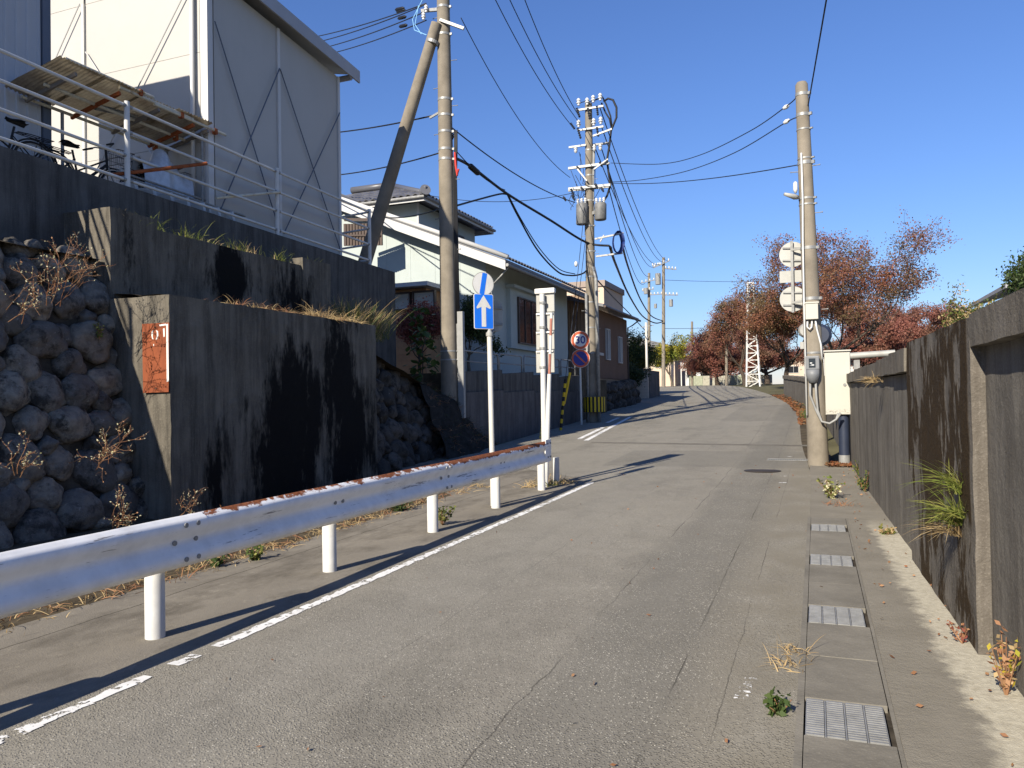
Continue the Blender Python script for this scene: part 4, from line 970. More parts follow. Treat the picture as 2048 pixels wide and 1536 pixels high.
# ---- garden walls and gate pillar beyond
for (px, py, w_, h_, nm, lb_) in ((1262, 800, .9, 1.5, 'garden_wall', 'dark low garden wall beside the brown house corner'), (1300, 797, 1.3, 1.9, 'gate_pillar', 'pale block gate pillar with hedge beyond the brown house')):
    p = G(px, py); g_ = thing(nm, lb_, 'wall', (p.x, p.y, p.z))
    nrow = int(h_/.2)
    for r in range(nrow):
        for k in range(int(w_/.4)):
            mb = MB(); mb.box(p.x-w_+.4*k+.004, p.x-w_+.4*k+.396, p.y, p.y+.25, p.z-.05+.2*r+.003, p.z-.05+.2*r+.197); mb.build('block', M['housewall'] if nm == 'garden_wall' else M['beige'], g_)
    mb = MB(); mb.box(p.x-w_-.05, p.x-.02+.05, p.y-.03, p.y+.6, p.z-.05+.2*nrow, p.z+.03+.2*nrow); mb.build('coping', M['housewall'], g_)
    mb = MB(); mb.box(p.x-w_-4, p.x-.05, p.y+.26, p.y+3.5, p.z-.2, p.z-.06+.2*nrow); mb.build('backing', M['housewall'], g_)

# ================================================================== UTILITY POLES
def pole_body(root, base, top, r0, r1, mat='polecon', n=24):
    mb = MB(); k = 10; mb.path([Vector(base).lerp(Vector(top), i/k) for i in range(k+1)], [r0+(r1-r0)*i/k for i in range(k+1)], n); return mb.build('shaft', M[mat], root, smooth=True, auto=.8)
def band(root, c, r, h=.06, mat='galv', lug=(1, 0, 0)):
    c = Vector(c); mb = MB(); mb.tube(c-Vector((0,0,h/2)), c+Vector((0,0,h/2)), r, r, 20)
    l = Vector(lug).normalized(); mb.obox(c+l*(r+.02), l*.035, Vector((-l.y, l.x, 0))*.02, Vector((0,0,h*.45))); return mb.build('band', M[mat], root, smooth=True, auto=.8)
def step_peg(root, c, d, r, l=.16):
    c = Vector(c); d = Vector(d).normalized(); mb = MB(); mb.tube(c+d*r*.8, c+d*(r+l), .009, .009, 6); mb.disc(c+d*(r+l), d, .016, .012, 8); mb.build('step_peg', M['galvdull'], root)
def insulator(root, c, up=1, s=1.):
    c = Vector(c); mb = MB(); q = [0, .04, .05, .07, .08, .10, .11, .14, .17]; rr = [.03, .03, .055, .055, .035, .035, .05, .045, .02]
    mb.path([c+Vector((0,0,up*s*z)) for z in q], [r*s for r in rr], 10); return mb.build('insulator', M['porcelain'], root, smooth=True, auto=.8)
def strain(root, a, b):
    a = Vector(a); b = Vector(b); mb = MB(); k = 9; mb.path([a.lerp(b, i/k) for i in range(k+1)], [.025 if i % 2 else .05 for i in range(k+1)], 8); return mb.build('strain_insulator', M['wire'], root)

# ---- pole beside the left wall, with raking strut
P1 = Vector((-8.8, 18.05, 1.3)); P1T = Vector((-8.8, 18.05, 14.0))
u1 = thing('utility_pole', 'tall concrete utility pole with raking strut behind the one-way sign', 'utility pole', P1)
pole_body(u1, P1, P1T, .225, .155)
def p1(y): d = ray(892, y); t = 18.05/d.y; return Vector((-8.8, 18.05, CAMH+d.z*t))
def r1(z): return .225+(.155-.225)*(z-1.3)/12.7
for y in (15, 70, 200, 232, 265, 300, 320): c = p1(y); band(u1, c, r1(c.z)+.008)
for y in (720, 703): c = p1(y); band(u1, c, r1(c.z)+.006, .035)
for i, y in enumerate((30, 122, 172, 213, 265, 360, 435, 500)): c = p1(y); step_peg(u1, c, (1 if i % 2 else -1, .15, 0), r1(c.z))
# strut
sa = Vector((-8.93, 17.85, p1(70).z)); sb_ = PX(722, 535, -11.2)
mb = MB(); mb.path([sa+Vector((.02, .02, .25)), sb_+Vector((-.15, .05, -.5))], [.145, .19], 22); mb.build('strut', M['polecon'], u1, smooth=True, auto=.8)
d = (sb_-sa).normalized(); mb = MB(); mb.tube(sa+d*.2, sa+d*.28, .168, .168, 18); mb.bar(sa+d*.24, Vector((-8.8, 18.05, sa.z-.25)), .08, .06); mb.build('strut_clamp', M['galv'], u1)
# brackets near top
mb = MB(); c = p1(55); mb.bar(c+Vector((0, -.2, .12)), c+Vector((.62, -.1, -.18)), .07, .07); mb.build('bracket_arm', M['galv'], u1)
mb = MB(); c = p1(18); mb.bar(c+Vector((-.05, 0, .02)), c+Vector((-.55, -.2, -.02)), .06, .08); mb.build('bracket_arm', M['galv'], u1)
for k, dx in enumerate((-.40, -.48)): insulator(u1, p1(20+14*k)+Vector((dx, -.2, -.05)), 1, 1.1)
mb = MB(); mb.path([p1(5)+Vector((-.5, -.2, .1)), p1(25)+Vector((-.8, -.2, -.1)), p1(55)+Vector((-.75, -.2, 0)), p1(70)+Vector((-.4, -.2, 0))], .011, 6); mb.path([p1(15)+Vector((-.62, -.2, .1)), p1(45)+Vector((-.72, -.22, 0)), p1(66)+Vector((-.55, -.2, 0))], .01, 6); mb.build('jumper_wire', M['skyblue'], u1)
mb = MB(); c = p1(230); mb.bar(c+Vector((-.1, 0, .12)), c+Vector((-.4, -.1, -.05)), .05, .05); mb.build('bracket_arm', M['galvdull'], u1)
# black riser cables, coil, red tag, conduits on the right side
mb = MB()
for k in range(4):
    x = .2+.02*k; pts = [p1(262+6*k)+Vector((.18, .02, 0)), p1(270)+Vector((x+.06, .02, .08)), p1(300)+Vector((x+.05, .02, 0)), p1(360)+Vector((x, .02*k, 0)), p1(500)+Vector((x+.01, .02*k, 0)), p1(648)+Vector((x+.02, .02*k, 0))]
    mb.path(pts, .022, 8)
mb.build('riser_cable', M['cable'], u1, smooth=True)
mb = MB(); mb.tube(p1(648)+Vector((.24, .03, 0)), Vector((-8.8+.24, 18.08, 1.2)), .032, .032, 10); mb.build('conduit', M['galvdull'], u1, smooth=True)
mb = MB(); mb.box(-8.8+.27, -8.8+.42, 18.0, 18.12, 1.1, p1(625).z); mb.build('cable_cover', M['greypipe'], u1)
mb = MB(); mb.path([p1(308)+Vector((.27, -.02, 0)), p1(335)+Vector((.29, -.02, 0)), p1(355)+Vector((.33, -.02, 0)), p1(342)+Vector((.37, -.02, 0))], .028, 8); mb.build('red_sleeve', M['redtape'], u1)

# ---- big equipped pole at the bend of the kerb
P2 = Vector((-7.85, 28.0, gz(28)-.1))
u2 = thing('utility_pole', 'busy concrete utility pole with crossarms and two transformers beside the speed sign', 'utility pole', P2)
def p2(x, y): return PY(x, y, 28.0)
t2 = p2(1177, 207); P2.x = p2(1184, 845).x
pole_body(u2, P2, (t2.x, 28.0, t2.z), .215, .13)
def ax2(z): t = (z-P2.z)/(t2.z-P2.z); return Vector((P2.x+(t2.x-P2.x)*t, 28.0, z))
def r2_(z): return .215+(.13-.215)*(z-P2.z)/(t2.z-P2.z)
def arm(root, xa, ya, xb, yb, Y=27.82, w=.065, mat='galv', name='crossarm'):
    mb = MB(); mb.bar(PY(xa, ya, Y), PY(xb, yb, Y), w, w); return mb.build(name, M[mat], root)
arm(u2, 1153, 221, 1207, 212); arm(u2, 1155, 261, 1207, 253); arm(u2, 1138, 295, 1172, 290); arm(u2, 1184, 290, 1219, 286, 28.2, .07, 'galvdull')
arm(u2, 1137, 337, 1219, 326, w=.085); arm(u2, 1137, 378, 1221, 370, w=.09); arm(u2, 1137, 381, 1221, 373, 28.2, .08)
arm(u2, 1186, 272, 1224, 258, 27.7, .06); arm(u2, 1186, 340, 1216, 318, 27.7, .05, name='brace'); arm(u2, 1155, 338, 1174, 362, 27.7, .05, name='brace')
arm(u2, 1190, 478, 1247, 466, 27.7, .06, name='bracket_arm'); arm(u2, 1192, 513, 1245, 506, 27.7, .06, name='bracket_arm'); arm(u2, 1200, 484, 1208, 470, 27.7, .04, name='brace')
for (x, y) in ((1160, 214), (1177, 213), (1189, 208), (1203, 204), (1160, 257), (1190, 254), (1204, 251)): insulator(u2, p2(x, y)+Vector((0, -.18, 0)), 1, 1.55)
for (x, y) in ((1154, 296), (1191, 292), (1203, 291)): insulator(u2, p2(x, y)+Vector((0, -.18, 0)), -1, 1.4)
for (a, b) in (((1158, 222), (1164, 240)), ((1198, 218), (1200, 236)), ((1146, 252), (1154, 263)), ((1160, 262), (1166, 282)), ((1198, 260), (1201, 278)), ((1180, 222), (1184, 244)), ((1147, 382), (1153, 398))): strain(u2, p2(*a)+Vector((0, -.3, 0)), p2(*b)+Vector((0, -.3, 0)))
for (x, y, rr, h) in ((1164, 428, .22, 42), (1201, 423, .22, 34)):
    a = PY(x, y+h/2, 27.75); b = PY(x, y-h/2, 27.75); mb = MB(); mb.path([a, a+Vector((0,0,.03)), b-Vector((0,0,.05)), b], [rr*.9, rr, rr, rr*.85], 18); tr = mb.build('transformer', flat('weathered_can%d' % x, (.17, .17, .165), .6, .3, .1, .35, 6, .1), u2, smooth=True, auto=.7)
    for k in range(3): insulator(tr, b+Vector((-.14+.14*k, -.05, 0)), 1, 1.1)
    mb = MB(); mb.bar(a.lerp(b, .6), ax2(a.z+.3), .08, .12); mb.build('hanger', M['galv'], u2)
for k in range(9): z = 3.2+k*.95; band(u2, ax2(z), r2_(z)+.008, .05, lug=(1, -.3, 0))
for k in range(10): z = 3.4+k*.7; step_peg(u2, ax2(z), (1 if k % 2 else -1, 0, 0), r2_(z))
mb = MB(); mb.path([p2(1207, 203), p2(1216, 197), p2(1226, 200), p2(1233, 215), p2(1233, 235), p2(1226, 252), p2(1222, 262), p2(1219, 290), p2(1214, 320), p2(1217, 345), p2(1221, 370), p2(1214, 392), p2(1203, 408)], .04, 8); mb.path([p2(1190, 200), p2(1205, 194), p2(1212, 208), p2(1221, 232), p2(1224, 255)], .03, 8); mb.path([p2(1203, 206), p2(1211, 225), p2(1219, 238), p2(1223, 256)], .03, 8); mb.path([p2(1158, 206), p2(1170, 203), p2(1190, 203)], .015, 6); mb.build('looped_lead', M['cable'], u2, smooth=True)
mb = MB(); mb.path([p2(1188, 300), p2(1186, 360), p2(1186, 470), p2(1186, 600), p2(1186, 700), p2(1187, 835)], .05, 10); mb.path([p2(1171, 380), p2(1171, 420), p2(1171, 470)], .03, 8); mb.build('conduit', M['greypipe'], u2, smooth=True)
mb = MB(); mb.path([(P2.x+.32, 27.85, P2.z), (P2.x+.30, 27.85, 6.0), (P2.x+.2, 27.9, 6.4)], .07, 10); mb.path([(P2.x-.05, 27.7, P2.z), (P2.x-.05, 27.72, 5.4)], .05, 10); mb.build('conduit', M['galvdull'], u2, smooth=True)
random.seed(44)
for k in range(16):
    x0_, y0_ = R_(1140, 1216), R_(300, 400); x1_, y1_ = x0_+R_(-25, 25), y0_+R_(15, 60); x1_ = min(max(x1_, 1142), 1216); mb = MB(); A = p2(x0_, y0_)+Vector((0, R_(-.3, .3), 0)); B = p2(x1_, y1_)+Vector((0, R_(-.3, .3), 0)); C_ = A.lerp(B, .5)+Vector((R_(-.3, .3), 0, -R_(.05, .35))); mb.path([A, A.lerp(C_, .6)-Vector((0, 0, .04)), C_, B.lerp(C_, .5)-Vector((0, 0, .03)), B], .011, 5); mb.build('jumper_wire', M['wire'], u2, smooth=True)
for (x, y) in ((1150, 398), (1133, 400), (1160, 340), (1208, 382), (1196, 375), (1205, 332), (1168, 381)):
    c = p2(x, y)+Vector((0, -.25, 0)); mb = MB(); mb.path([c+Vector((-.05, 0, .08)), c, c+Vector((.05, 0, -.1))], [.03, .05, .03], 7); mb.build('cut_out', M['wire'], u2)
# coil of spare blue cable
mb = MB(); cc_ = p2(1237, 488)
for k in range(6):
    mb.path([cc_+Vector((.16*math.cos(t*.45)*(1+.06*k)+.02*k, -.25-.02*k, .36*math.sin(t*.45)*(1+.03*k))) for t in range(15)], .02, 6)
tag(mb.build('cable_coil', M['bluecoil'], smooth=True), 'coil of spare blue cable hanging from the busy pole bracket', 'cable coil')
# yellow/black guard sleeve at the foot
ys_ = thing('pole_guard', 'yellow and black striped guard sleeve round the busy pole foot', 'guard', (P2.x, 28, P2.z+.4))
for k in range(36):
    t = 2*math.pi*k/36; z0, z1 = PY(1184, 824, 27.7).z, PY(1184, 794, 27.7).z; c = Vector((P2.x+.12, 27.93, 0)); rr = .40
    mb = MB(); mb.obox(c+Vector((rr*math.cos(t), rr*math.sin(t), (z0+z1)/2)), Vector((-math.sin(t), math.cos(t), 0))*.034, Vector((math.cos(t), math.sin(t), 0))*.01, Vector((0, 0, (z1-z0)/2)))
    mb.build('stripe', M['yellow'] if k % 2 else M['black'], ys_)

# ---- right-hand pole
P3 = G(1637, 930); P3.z = gz(P3.y)-.05
u3 = thing('utility_pole', 'plain concrete pole on the right verge carrying sign backs and a meter', 'utility pole', P3)
t3 = PY(1603, 170, P3.y)
mb = MB(); k = 10
mb.path([P3.lerp(t3, i/k) for i in range(k+1)]+[t3+Vector((0, 0, .05))], [.198+(.118-.198)*i/k for i in range(k+1)]+[.09], 26); mb.build('shaft', M['polecon'], u3, smooth=True, auto=.8)
def p3(y):
    yb_, yt_ = 930, 170; x = 1637+(1603-1637)*(yb_-y)/(yb_-yt_); return PY(x, y, P3.y)
def r3(y): return .198+(.118-.198)*(930-y)/760
for y, h in ((190, .06), (231, .06), (260, .03), (327, .07), (398, .04), (497, .06), (598, .06), (318, .03), (410, .03), (706, .04)): band(u3, p3(y), r3(y)+.008, h, lug=(1, -.5, 0))
for y, s in ((334, 1), (343, -1), (428, 1), (620, 1)): step_peg(u3, p3(y), (s, -.2, 0), r3(y), .14)
mb = MB(); c = p3(398); mb.path([c+Vector((-.16, -.12, .02)), c+Vector((-.22, -.2, .02)), c+Vector((-.40, -.35, .06))], [.04, .055, .03], 10); lamp_ = mb.build('street_lamp', M['signback'], u3, smooth=True)
mb = MB(); mb.path([c+Vector((-.2, -.15, .1)), c+Vector((-.2, -.15, .17)), c+Vector((-.2, -.15, .30)), c+Vector((-.2, -.15, .33))], [.02, .045, .04, .02], 10); mb.build('light_sensor', M['porcelain'], u3, smooth=True)
mb = MB(); mb.path([p3(310)+Vector((-.06, -.17, 0)), p3(400)+Vector((-.07, -.18, 0)), p3(480)+Vector((-.10, -.19, 0)), p3(600)+Vector((-.13, -.19, 0)), p3(830)+Vector((-.17, -.17, 0))], .018, 8); mb.build('white_conduit', M['porcelain'], u3, smooth=True)
mb = MB(); mb.box(*[v for a in ((p3(640).x-.115, p3(640).x+.115),) for v in a], P3.y-.30, P3.y-.16, p3(641).z, p3(610).z); jb = mb.build('junction_box', M['cream'], u3, bevel=.01)
mb = MB(); mb.box(p3(640).x-.13, p3(640).x+.13, P3.y-.315, P3.y-.155, p3(610).z+.002, p3(607).z); mb.build('lid', M['cream'], jb)
mb = MB(); c = p3(643); mb.path([c+Vector((-.08, -.22, 0)), c+Vector((-.09, -.23, -.12)), c+Vector((-.05, -.23, -.17)), c+Vector((-.01, -.23, -.13)), c+Vector((0, -.22, 0))], .018, 8); mb.path([c+Vector((.06, -.22, 0)), p3(660)+Vector((.08, -.2, 0)), p3(690)+Vector((.14, -.17, 0)), p3(720)+Vector((.15, -.17, 0))], .018, 8); mb.build('white_conduit', M['porcelain'], u3, smooth=True)
# meter
zc = p3(740).z; xm = p3(740).x-.03; ym = P3.y-.30
mt = thing('electric_meter', 'grey electric meter with small dark window strapped to the right pole', 'meter', (xm, ym, p3(768).z))
mb = MB(); mb.box(xm-.125, xm+.125, ym-.02, ym+.10, p3(740).z, p3(713).z); mb.build('case', M['greyplastic'], mt, bevel=.02)
mb = MB(); mb.path([(xm, ym+.03, p3(740).z), (xm, ym+.03, p3(752).z), (xm, ym+.03, p3(766).z)], [.125, .12, .075], 18); mb.build('terminal_cover', M['greyplastic'], mt, smooth=True)
mb = MB(); mb.box(xm-.065, xm+.055, ym-.026, ym-.019, p3(736).z, p3(718).z); sc_ = mb.build('window', M['screen'], mt)
mb = MB(); mb.box(xm-.045, xm-.005, ym-.03, ym-.0262, p3(728).z, p3(726).z); mb.box(xm-.02, xm+.03, ym-.03, ym-.0262, p3(732).z, p3(730).z); mb.box(xm-.045, xm-.035, ym-.03, ym-.0262, p3(732).z, p3(731).z); mb.build('digits', M['porcelain'], sc_)
mb = MB()
for dx, dy2 in ((-.05, 0), (.05, .02)):
    mb.path([(xm+dx, ym+.02, p3(764).z), (xm+dx*1.1, ym+.02, p3(790).z), (xm+.06+dx*.3, ym+.02, p3(820).z), (xm+.14, ym, p3(842).z), (xm+.28, ym-.02, p3(846).z), (xm+.40, ym-.02, p3(838).z), (xm+.46+dx*.4, ym-.02, p3(826).z)], .022, 8)
mb.build('flexible_conduit', M['greypipe'], mt, smooth=True)
# control cabinet on navy post
bxl, bxr = PY(1650, 770, P3.y-.15), PY(1702, 770, P3.y-.15); zt_, zb_ = PY(1675, 703, P3.y-.15).z, PY(1675, 830, P3.y-.15).z
cb = thing('control_cabinet', 'cream steel control cabinet on a dark post beside the right pole', 'cabinet', ((bxl.x+bxr.x)/2, P3.y, gz(P3.y)))
mb = MB(); mb.box(bxl.x, bxr.x, P3.y-.12, P3.y+.14, zb_, zt_); mb.build('case', M['cream'], cb, bevel=.012)
def cabdoor():
    m = NM('cabinet_door', .5, .35); x, y, z = m.sep(); cc = m.mix(m.ramp(m.noise(2, 4), .3, .7), (.45, .435, .375), (.42, .405, .35))
    k = m.math('MULTIPLY', m.ramp(m.noise(34, 5, .8), .54, .58), m.ramp(z, zb_+.13, zb_+.07)); k = m.math('MULTIPLY', k, m.ramp(z, zb_+.02, zb_+.045))
    m.color(m.mix(k, cc, (.10, .085, .05))); return m.mat
mb = MB(); mb.box(bxl.x+.008, bxr.x-.008, P3.y-.142, P3.y-.122, zb_+.012, zt_-.03); dr = mb.build('door', cabdoor(), cb, bevel=.006)
mb = MB(); mb.box(bxl.x-.015, bxr.x+.015, P3.y-.16, P3.y+.16, zt_+.002, zt_+.028); mb.build('rain_hood', M['cream'], cb, bevel=.006)
mb = MB(); mb.disc((bxr.x-.11, P3.y-.15, (zt_+zb_)/2-.03), (0, 1, 0), .028, .02, 16); mb.build('handle', M['galvdull'], dr)
pxm = PY(1688, 870, P3.y).x; mb = MB(); mb.tube((pxm, P3.y+.02, gz(P3.y)-.05), (pxm, P3.y+.02, zb_), .098, .098, 20); mb.build('post', M['navypole'], cb, smooth=True, auto=.8)
mb = MB(); mb.tube((pxm, P3.y+.02, gz(P3.y)-.05), (pxm, P3.y+.02, gz(P3.y)+.20), .104, .104, 20); mb.build('post_foot', M['galvdull'], cb, smooth=True, auto=.8)
# road-sign backs on the pole
sgb = thing('sign_cluster', 'weathered grey backs of stacked road signs clamped to the right pole', 'road sign', PY(1588, 560, P3.y+.3))
YS = P3.y+.28
for (px, py, r) in ((1585, 509, 27), (1586, 598, 27)):
    c = PY(px, py, YS); rr = (PY(px+r, py, YS)-c).length; mb = MB(); mb.disc(c, (0, 1, 0), rr, .012, 40); mb.build('round_plate', M['signback'], sgb)
    for dy in (-13, 12):
        a = PY(px-20, py+dy, YS-.03); b = PY(px+22, py+dy, YS-.03); mb = MB(); mb.bar(a, b, .02, .03); mb.build('stiffener', M['galvdull'], sgb)
a = PY(1559, 543, YS); b = PY(1608, 563, YS); mb = MB(); mb.box(a.x, b.x, YS-.006, YS+.006, b.z, a.z); mb.build('oblong_plate', M['signback'], sgb)
mb = MB(); mb.bar(PY(1583, 482, YS-.07), PY(1586, 625, YS-.07), .05, .035, up=(0, 1, 0)); mb.build('mounting_bar', M['galvdull'], sgb)
for y in (500, 606): mb = MB(); mb.bar(PY(1583, y, YS-.08), PY(1612, y-5, P3.y), .03, .04); mb.build('clamp_arm', M['signback'], sgb)
# convex mirror on a slim white post further on
mxp = G(1625, 795); mr = thing('traffic_mirror', 'round traffic mirror and small plate on a slim post behind the right pole', 'mirror', mxp)
YM = P3.y+4.2
for (px, py, r, nm, mt_) in ((1612, 661, 16, 'mirror_back', 'signback'), (1640, 670, 24, 'mirror_hood', 'navypole')):
    c = PY(px, py, YM); rr = (PY(px+r, py, YM)-c).length; mb = MB(); mb.path([c+Vector((0, -.05, 0)), c+Vector((0, .02, 0)), c+Vector((0, .06, 0))], [rr*.75, rr, rr], 28); mb.build(nm, M[mt_], mr, smooth=True, auto=.7)
a = PY(1600, 684, YM); b = PY(1622, 697, YM); mb = MB(); mb.box(a.x, b.x, YM-.01, YM+.01, b.z, a.z); mb.build('small_plate', M['signback'], mr)
c = PY(1626, 672, YM); mb = MB(); mb.tube((c.x, YM+.12, gz(YM)-.1), (c.x, YM+.12, c.z+.25), .045, .045, 12); mb.bar(PY(1612, 661, YM+.04), PY(1640, 670, YM+.04), .04, .04); mb.build('post', M['signpole'], mr, smooth=True, auto=.8)

# ---- far poles
def far_pole(label, px, pt, pb, D, r, arms, boxes=()):
    b = PD(px, pb, D); t = PD(px, pt, D); b.z = min(b.z, gz(b.y)-.1) if b.y > 0 else b.z
    root = thing('utility_pole', label, 'utility pole', b, 'far utility poles'); pole_body(root, b, (b.x+(t.x-b.x), t.y, t.z), r*1.35, r, n=12)
    for (xa, ya, xb_, yb_) in arms:
        A = PD(xa, ya, D-.25); B = PD(xb_, yb_, D-.25); mb = MB(); mb.bar(A, B, .09, .09); mb.build('crossarm', M['galv'], root)
        for k in range(4): insulator(root, A.lerp(B, .08+.28*k), 1, 1.6)
    for (x, y, w, h) in boxes:
        A = PD(x, y, D-.4); mb = MB(); s = D/FPX; mb.path([A-Vector((0,0,h*s/2)), A+Vector((0,0,h*s/2))], w*s/2, 12); mb.build('transformer', M['galvdull'], root)
    return root, t
fp3, t_p3 = far_pole('far concrete pole with transformers, tallest beyond the brown house', 1327, 515, 785, 80, .15, ((1306, 536, 1340, 521), (1304, 532, 1322, 530), (1330, 537, 1353, 539), (1330, 590, 1356, 590)), ((1316, 558, 11, 22), (1342, 606, 8, 14)))
fp4, t_p4 = far_pole('far concrete pole with dense crossarms, left of the taller far pole', 1298, 546, 785, 88, .15, ((1282, 566, 1310, 560), (1284, 582, 1308, 578), (1300, 590, 1325, 588)), ((1292, 582, 9, 12), (1311, 612, 6, 9)))
far_pole('bare far pole rising left of the cherry trunk', 1384, 643, 790, 92, .13, ())
far_pole('bare far pole with small box among the cherry crowns', 1453, 620, 790, 86, .13, ((1440, 637, 1466, 637),), ((1440, 633, 4, 9),))
b = G(1295, 792); t = PY(1294, 645, b.y); wp = thing('white_pole', 'slim white service pole in front of the far utility poles', 'pole', b); mb = MB(); mb.tube(b, (b.x, b.y, t.z), .09, .075, 10); mb.build('shaft', M['signpole'], wp, smooth=True); mb = MB(); mb.bar((b.x-.3, b.y, t.z-.3), (b.x+.5, b.y, t.z-.2), .05, .05); mb.build('arm', M['galvdull'], wp)
# lattice mast
lm = thing('lattice_mast', 'white riveted lattice mast standing among the red cherry trees', 'mast', PD(1505, 775, 72))
b0 = PD(1507, 778, 72); tt = PD(1501, 565, 72); b0.z = gz(b0.y)-.2
for s in (-1, 1):
    for q in (-1, 1):
        mb = MB(); mb.bar(b0+Vector((.62*s, .35*q, 0)), Vector((tt.x+.25*s, b0.y+.2*q, tt.z)), .11, .11); mb.build('leg', M['signwhite'], lm)
nk = 15
for k in range(nk):
    t0, t1_ = k/nk, (k+1)/nk; H_ = tt.z-b0.z
    def pt(s, t, q): return Vector((b0.x+(tt.x-b0.x)*t+s*(.62+(.25-.62)*t), b0.y+q*(.35-.15*t), b0.z+H_*t))
    for q in (-1, 1):
        mb = MB(); s = 1 if k % 2 else -1; mb.bar(pt(s, t0, q), pt(-s, t1_, q), .07, .05); mb.bar(pt(-1, t1_, q), pt(1, t1_, q), .06, .05); mb.build('lacing', M['signwhite'], lm)

# ================================================================== ROAD SIGNS
def text_mesh(txt, size, depth=.002):
    cu = bpy.data.curves.new('t', 'FONT'); cu.body = txt; cu.size = size; cu.extrude = depth; cu.align_x = 'CENTER'; cu.align_y = 'CENTER'; cu.offset = size*.018
    o = bpy.data.objects.new('t', cu); col.objects.link(o); dg = bpy.context.evaluated_depsgraph_get(); dg.update()
    me = bpy.data.meshes.new_from_object(o.evaluated_get(dg)); bpy.data.objects.remove(o); return me
def face_frame(c, nrm):
    n = Vector(nrm).normalized(); u = Vector((0, 0, 1)).cross(n).normalized(); v = n.cross(u); return Vector(c), u, v, n
def poly_plate(fr, pts, z0, z1):
    c, u, v, n = fr; mb = MB(); mb.prism([c+u*x+v*y+n*z0 for x, y in pts], n*(z1-z0)); return mb
def circ2(r, n=40, r_in=None): return [(r*math.cos(2*math.pi*i/n), r*math.sin(2*math.pi*i/n)) for i in range(n)]
def rrect(w, h, r=.02):
    out = []
    for sx, sy, a0 in ((1, 1, 0), (-1, 1, 90), (-1, -1, 180), (1, -1, 270)):
        for k in range(4): a = math.radians(a0+30*k); out.append((sx*(w/2-r)+r*math.cos(a), sy*(h/2-r)+r*math.sin(a)))
    return out
def clip_band(r, ang, w):    # diagonal band across a disc
    pts = []; m_ = 10; a = math.asin(w/2/r)
    for k in range(m_+1): t = ang-a+2*a*k/m_; pts.append((r*math.cos(t), r*math.sin(t)))
    for k in range(m_+1): t = ang+math.pi-a+2*a*k/m_; pts.append((r*math.cos(t), r*math.sin(t)))
    return pts
# one-way sign: blue plate, round plate above
YO = 10.12; owb = Vector((-4.30, YO, gz(YO)))
ow = thing('one_way_sign', 'blue one-way arrow sign with round end-of-rule plate on a white pole', 'road sign', owb)
top = PY(979, 668, YO); bot = PY(984, 900, YO); dirv = (top-bot); slope = dirv.x/dirv.z
mb = MB(); bx = bot.x-slope*(bot.z-gz(YO)); mb.tube((bx, YO, gz(YO)-.1), (bot.x+slope*(top.z-bot.z), YO, top.z+.0), .037, .037, 16); mb.build('pole', M['signpole'], ow, smooth=True, auto=.8)
mb = MB(); mb.tube((top.x, YO, top.z-.03), (top.x, YO, top.z+.02), .05, .05, 16); mb.tube((top.x, YO, top.z+.02), (top.x, YO, top.z+.07), .04, .012, 16); mb.build('cap', M['signback'], ow)
mb = MB(); mb.bar(PY(978, 550, YO+.14), PY(979, 662, YO+.14), .03, .02, up=(0, 1, 0)); mb.bar((top.x, YO+.02, top.z-.02), PY(979, 660, YO+.14), .03, .04); mb.build('bracket', M['signback'], ow)
nrm = (CAM-PY(967, 620, YO)); nrm.z = 0; nrm.normalize(); nrm = (nrm + Vector((.55, .1, 0))).normalized()
c = PY(967.5, 623, YO-.02); s = (PY(967, 588, YO)-PY(967, 658, YO)).length; wv = .305
fr = face_frame(c, nrm); pl = poly_plate(fr, rrect(wv, s, .02), -.01, 0).build('blue_plate', M['signwhite'], ow, recalc=True)
poly_plate(fr, rrect(wv-.016, s-.016, .016), .0, .002).build('blue_field', M['signblue'], pl, recalc=True)
aw, ah = .055, .43; arw = [(-.032, -.20), (.032, -.20), (.032, .06), (.095, .035), (.105, .055), (0, .215), (-.105, .055), (-.095, .035), (-.032, .06)]
poly_plate(fr, [(x*1.08, y*1.08) for x, y in arw], .002, .0035).build('arrow', M['signwhite'], pl, recalc=True)
c = PY(966.5, 567.5, YO-.02); fr = face_frame(c, nrm); rr = .168
rp = poly_plate(fr, circ2(rr), -.01, 0).build('round_plate', M['signback'], ow, recalc=True); poly_plate(fr, circ2(rr-.008), .0, .0015).build('white_field', M['signwhite'], rp, recalc=True)
poly_plate(fr, clip_band(rr-.012, math.radians(80), .075), .0015, .003).build('blue_band', M['signblue'], rp, recalc=True)
# old grey plate seen behind
gp = thing('road_sign', 'grey rusty back of an old sign behind the blue one-way plate', 'road sign', PY(996, 660, YO+.5))
c = PY(991, 632, YO+.35); fr = face_frame(c, (.9, -.5, 0)); po = poly_plate(fr, rrect(.24, .46, .1), -.02, .02).build('plate', M['signback'], gp, recalc=True)
for dy in (-.12, .12): poly_plate(fr, [(-.1, dy-.02), (.1, dy-.02), (.1, dy+.02), (-.1, dy+.02)], .02, .04).build('stiffener', M['galvdull'], po, recalc=True)
mb = MB(); mb.bar((c.x-.02, c.y-.03, c.z-.2), (top.x, YO, top.z-.04), .03, .03); mb.build('arm', M['galvdull'], gp)
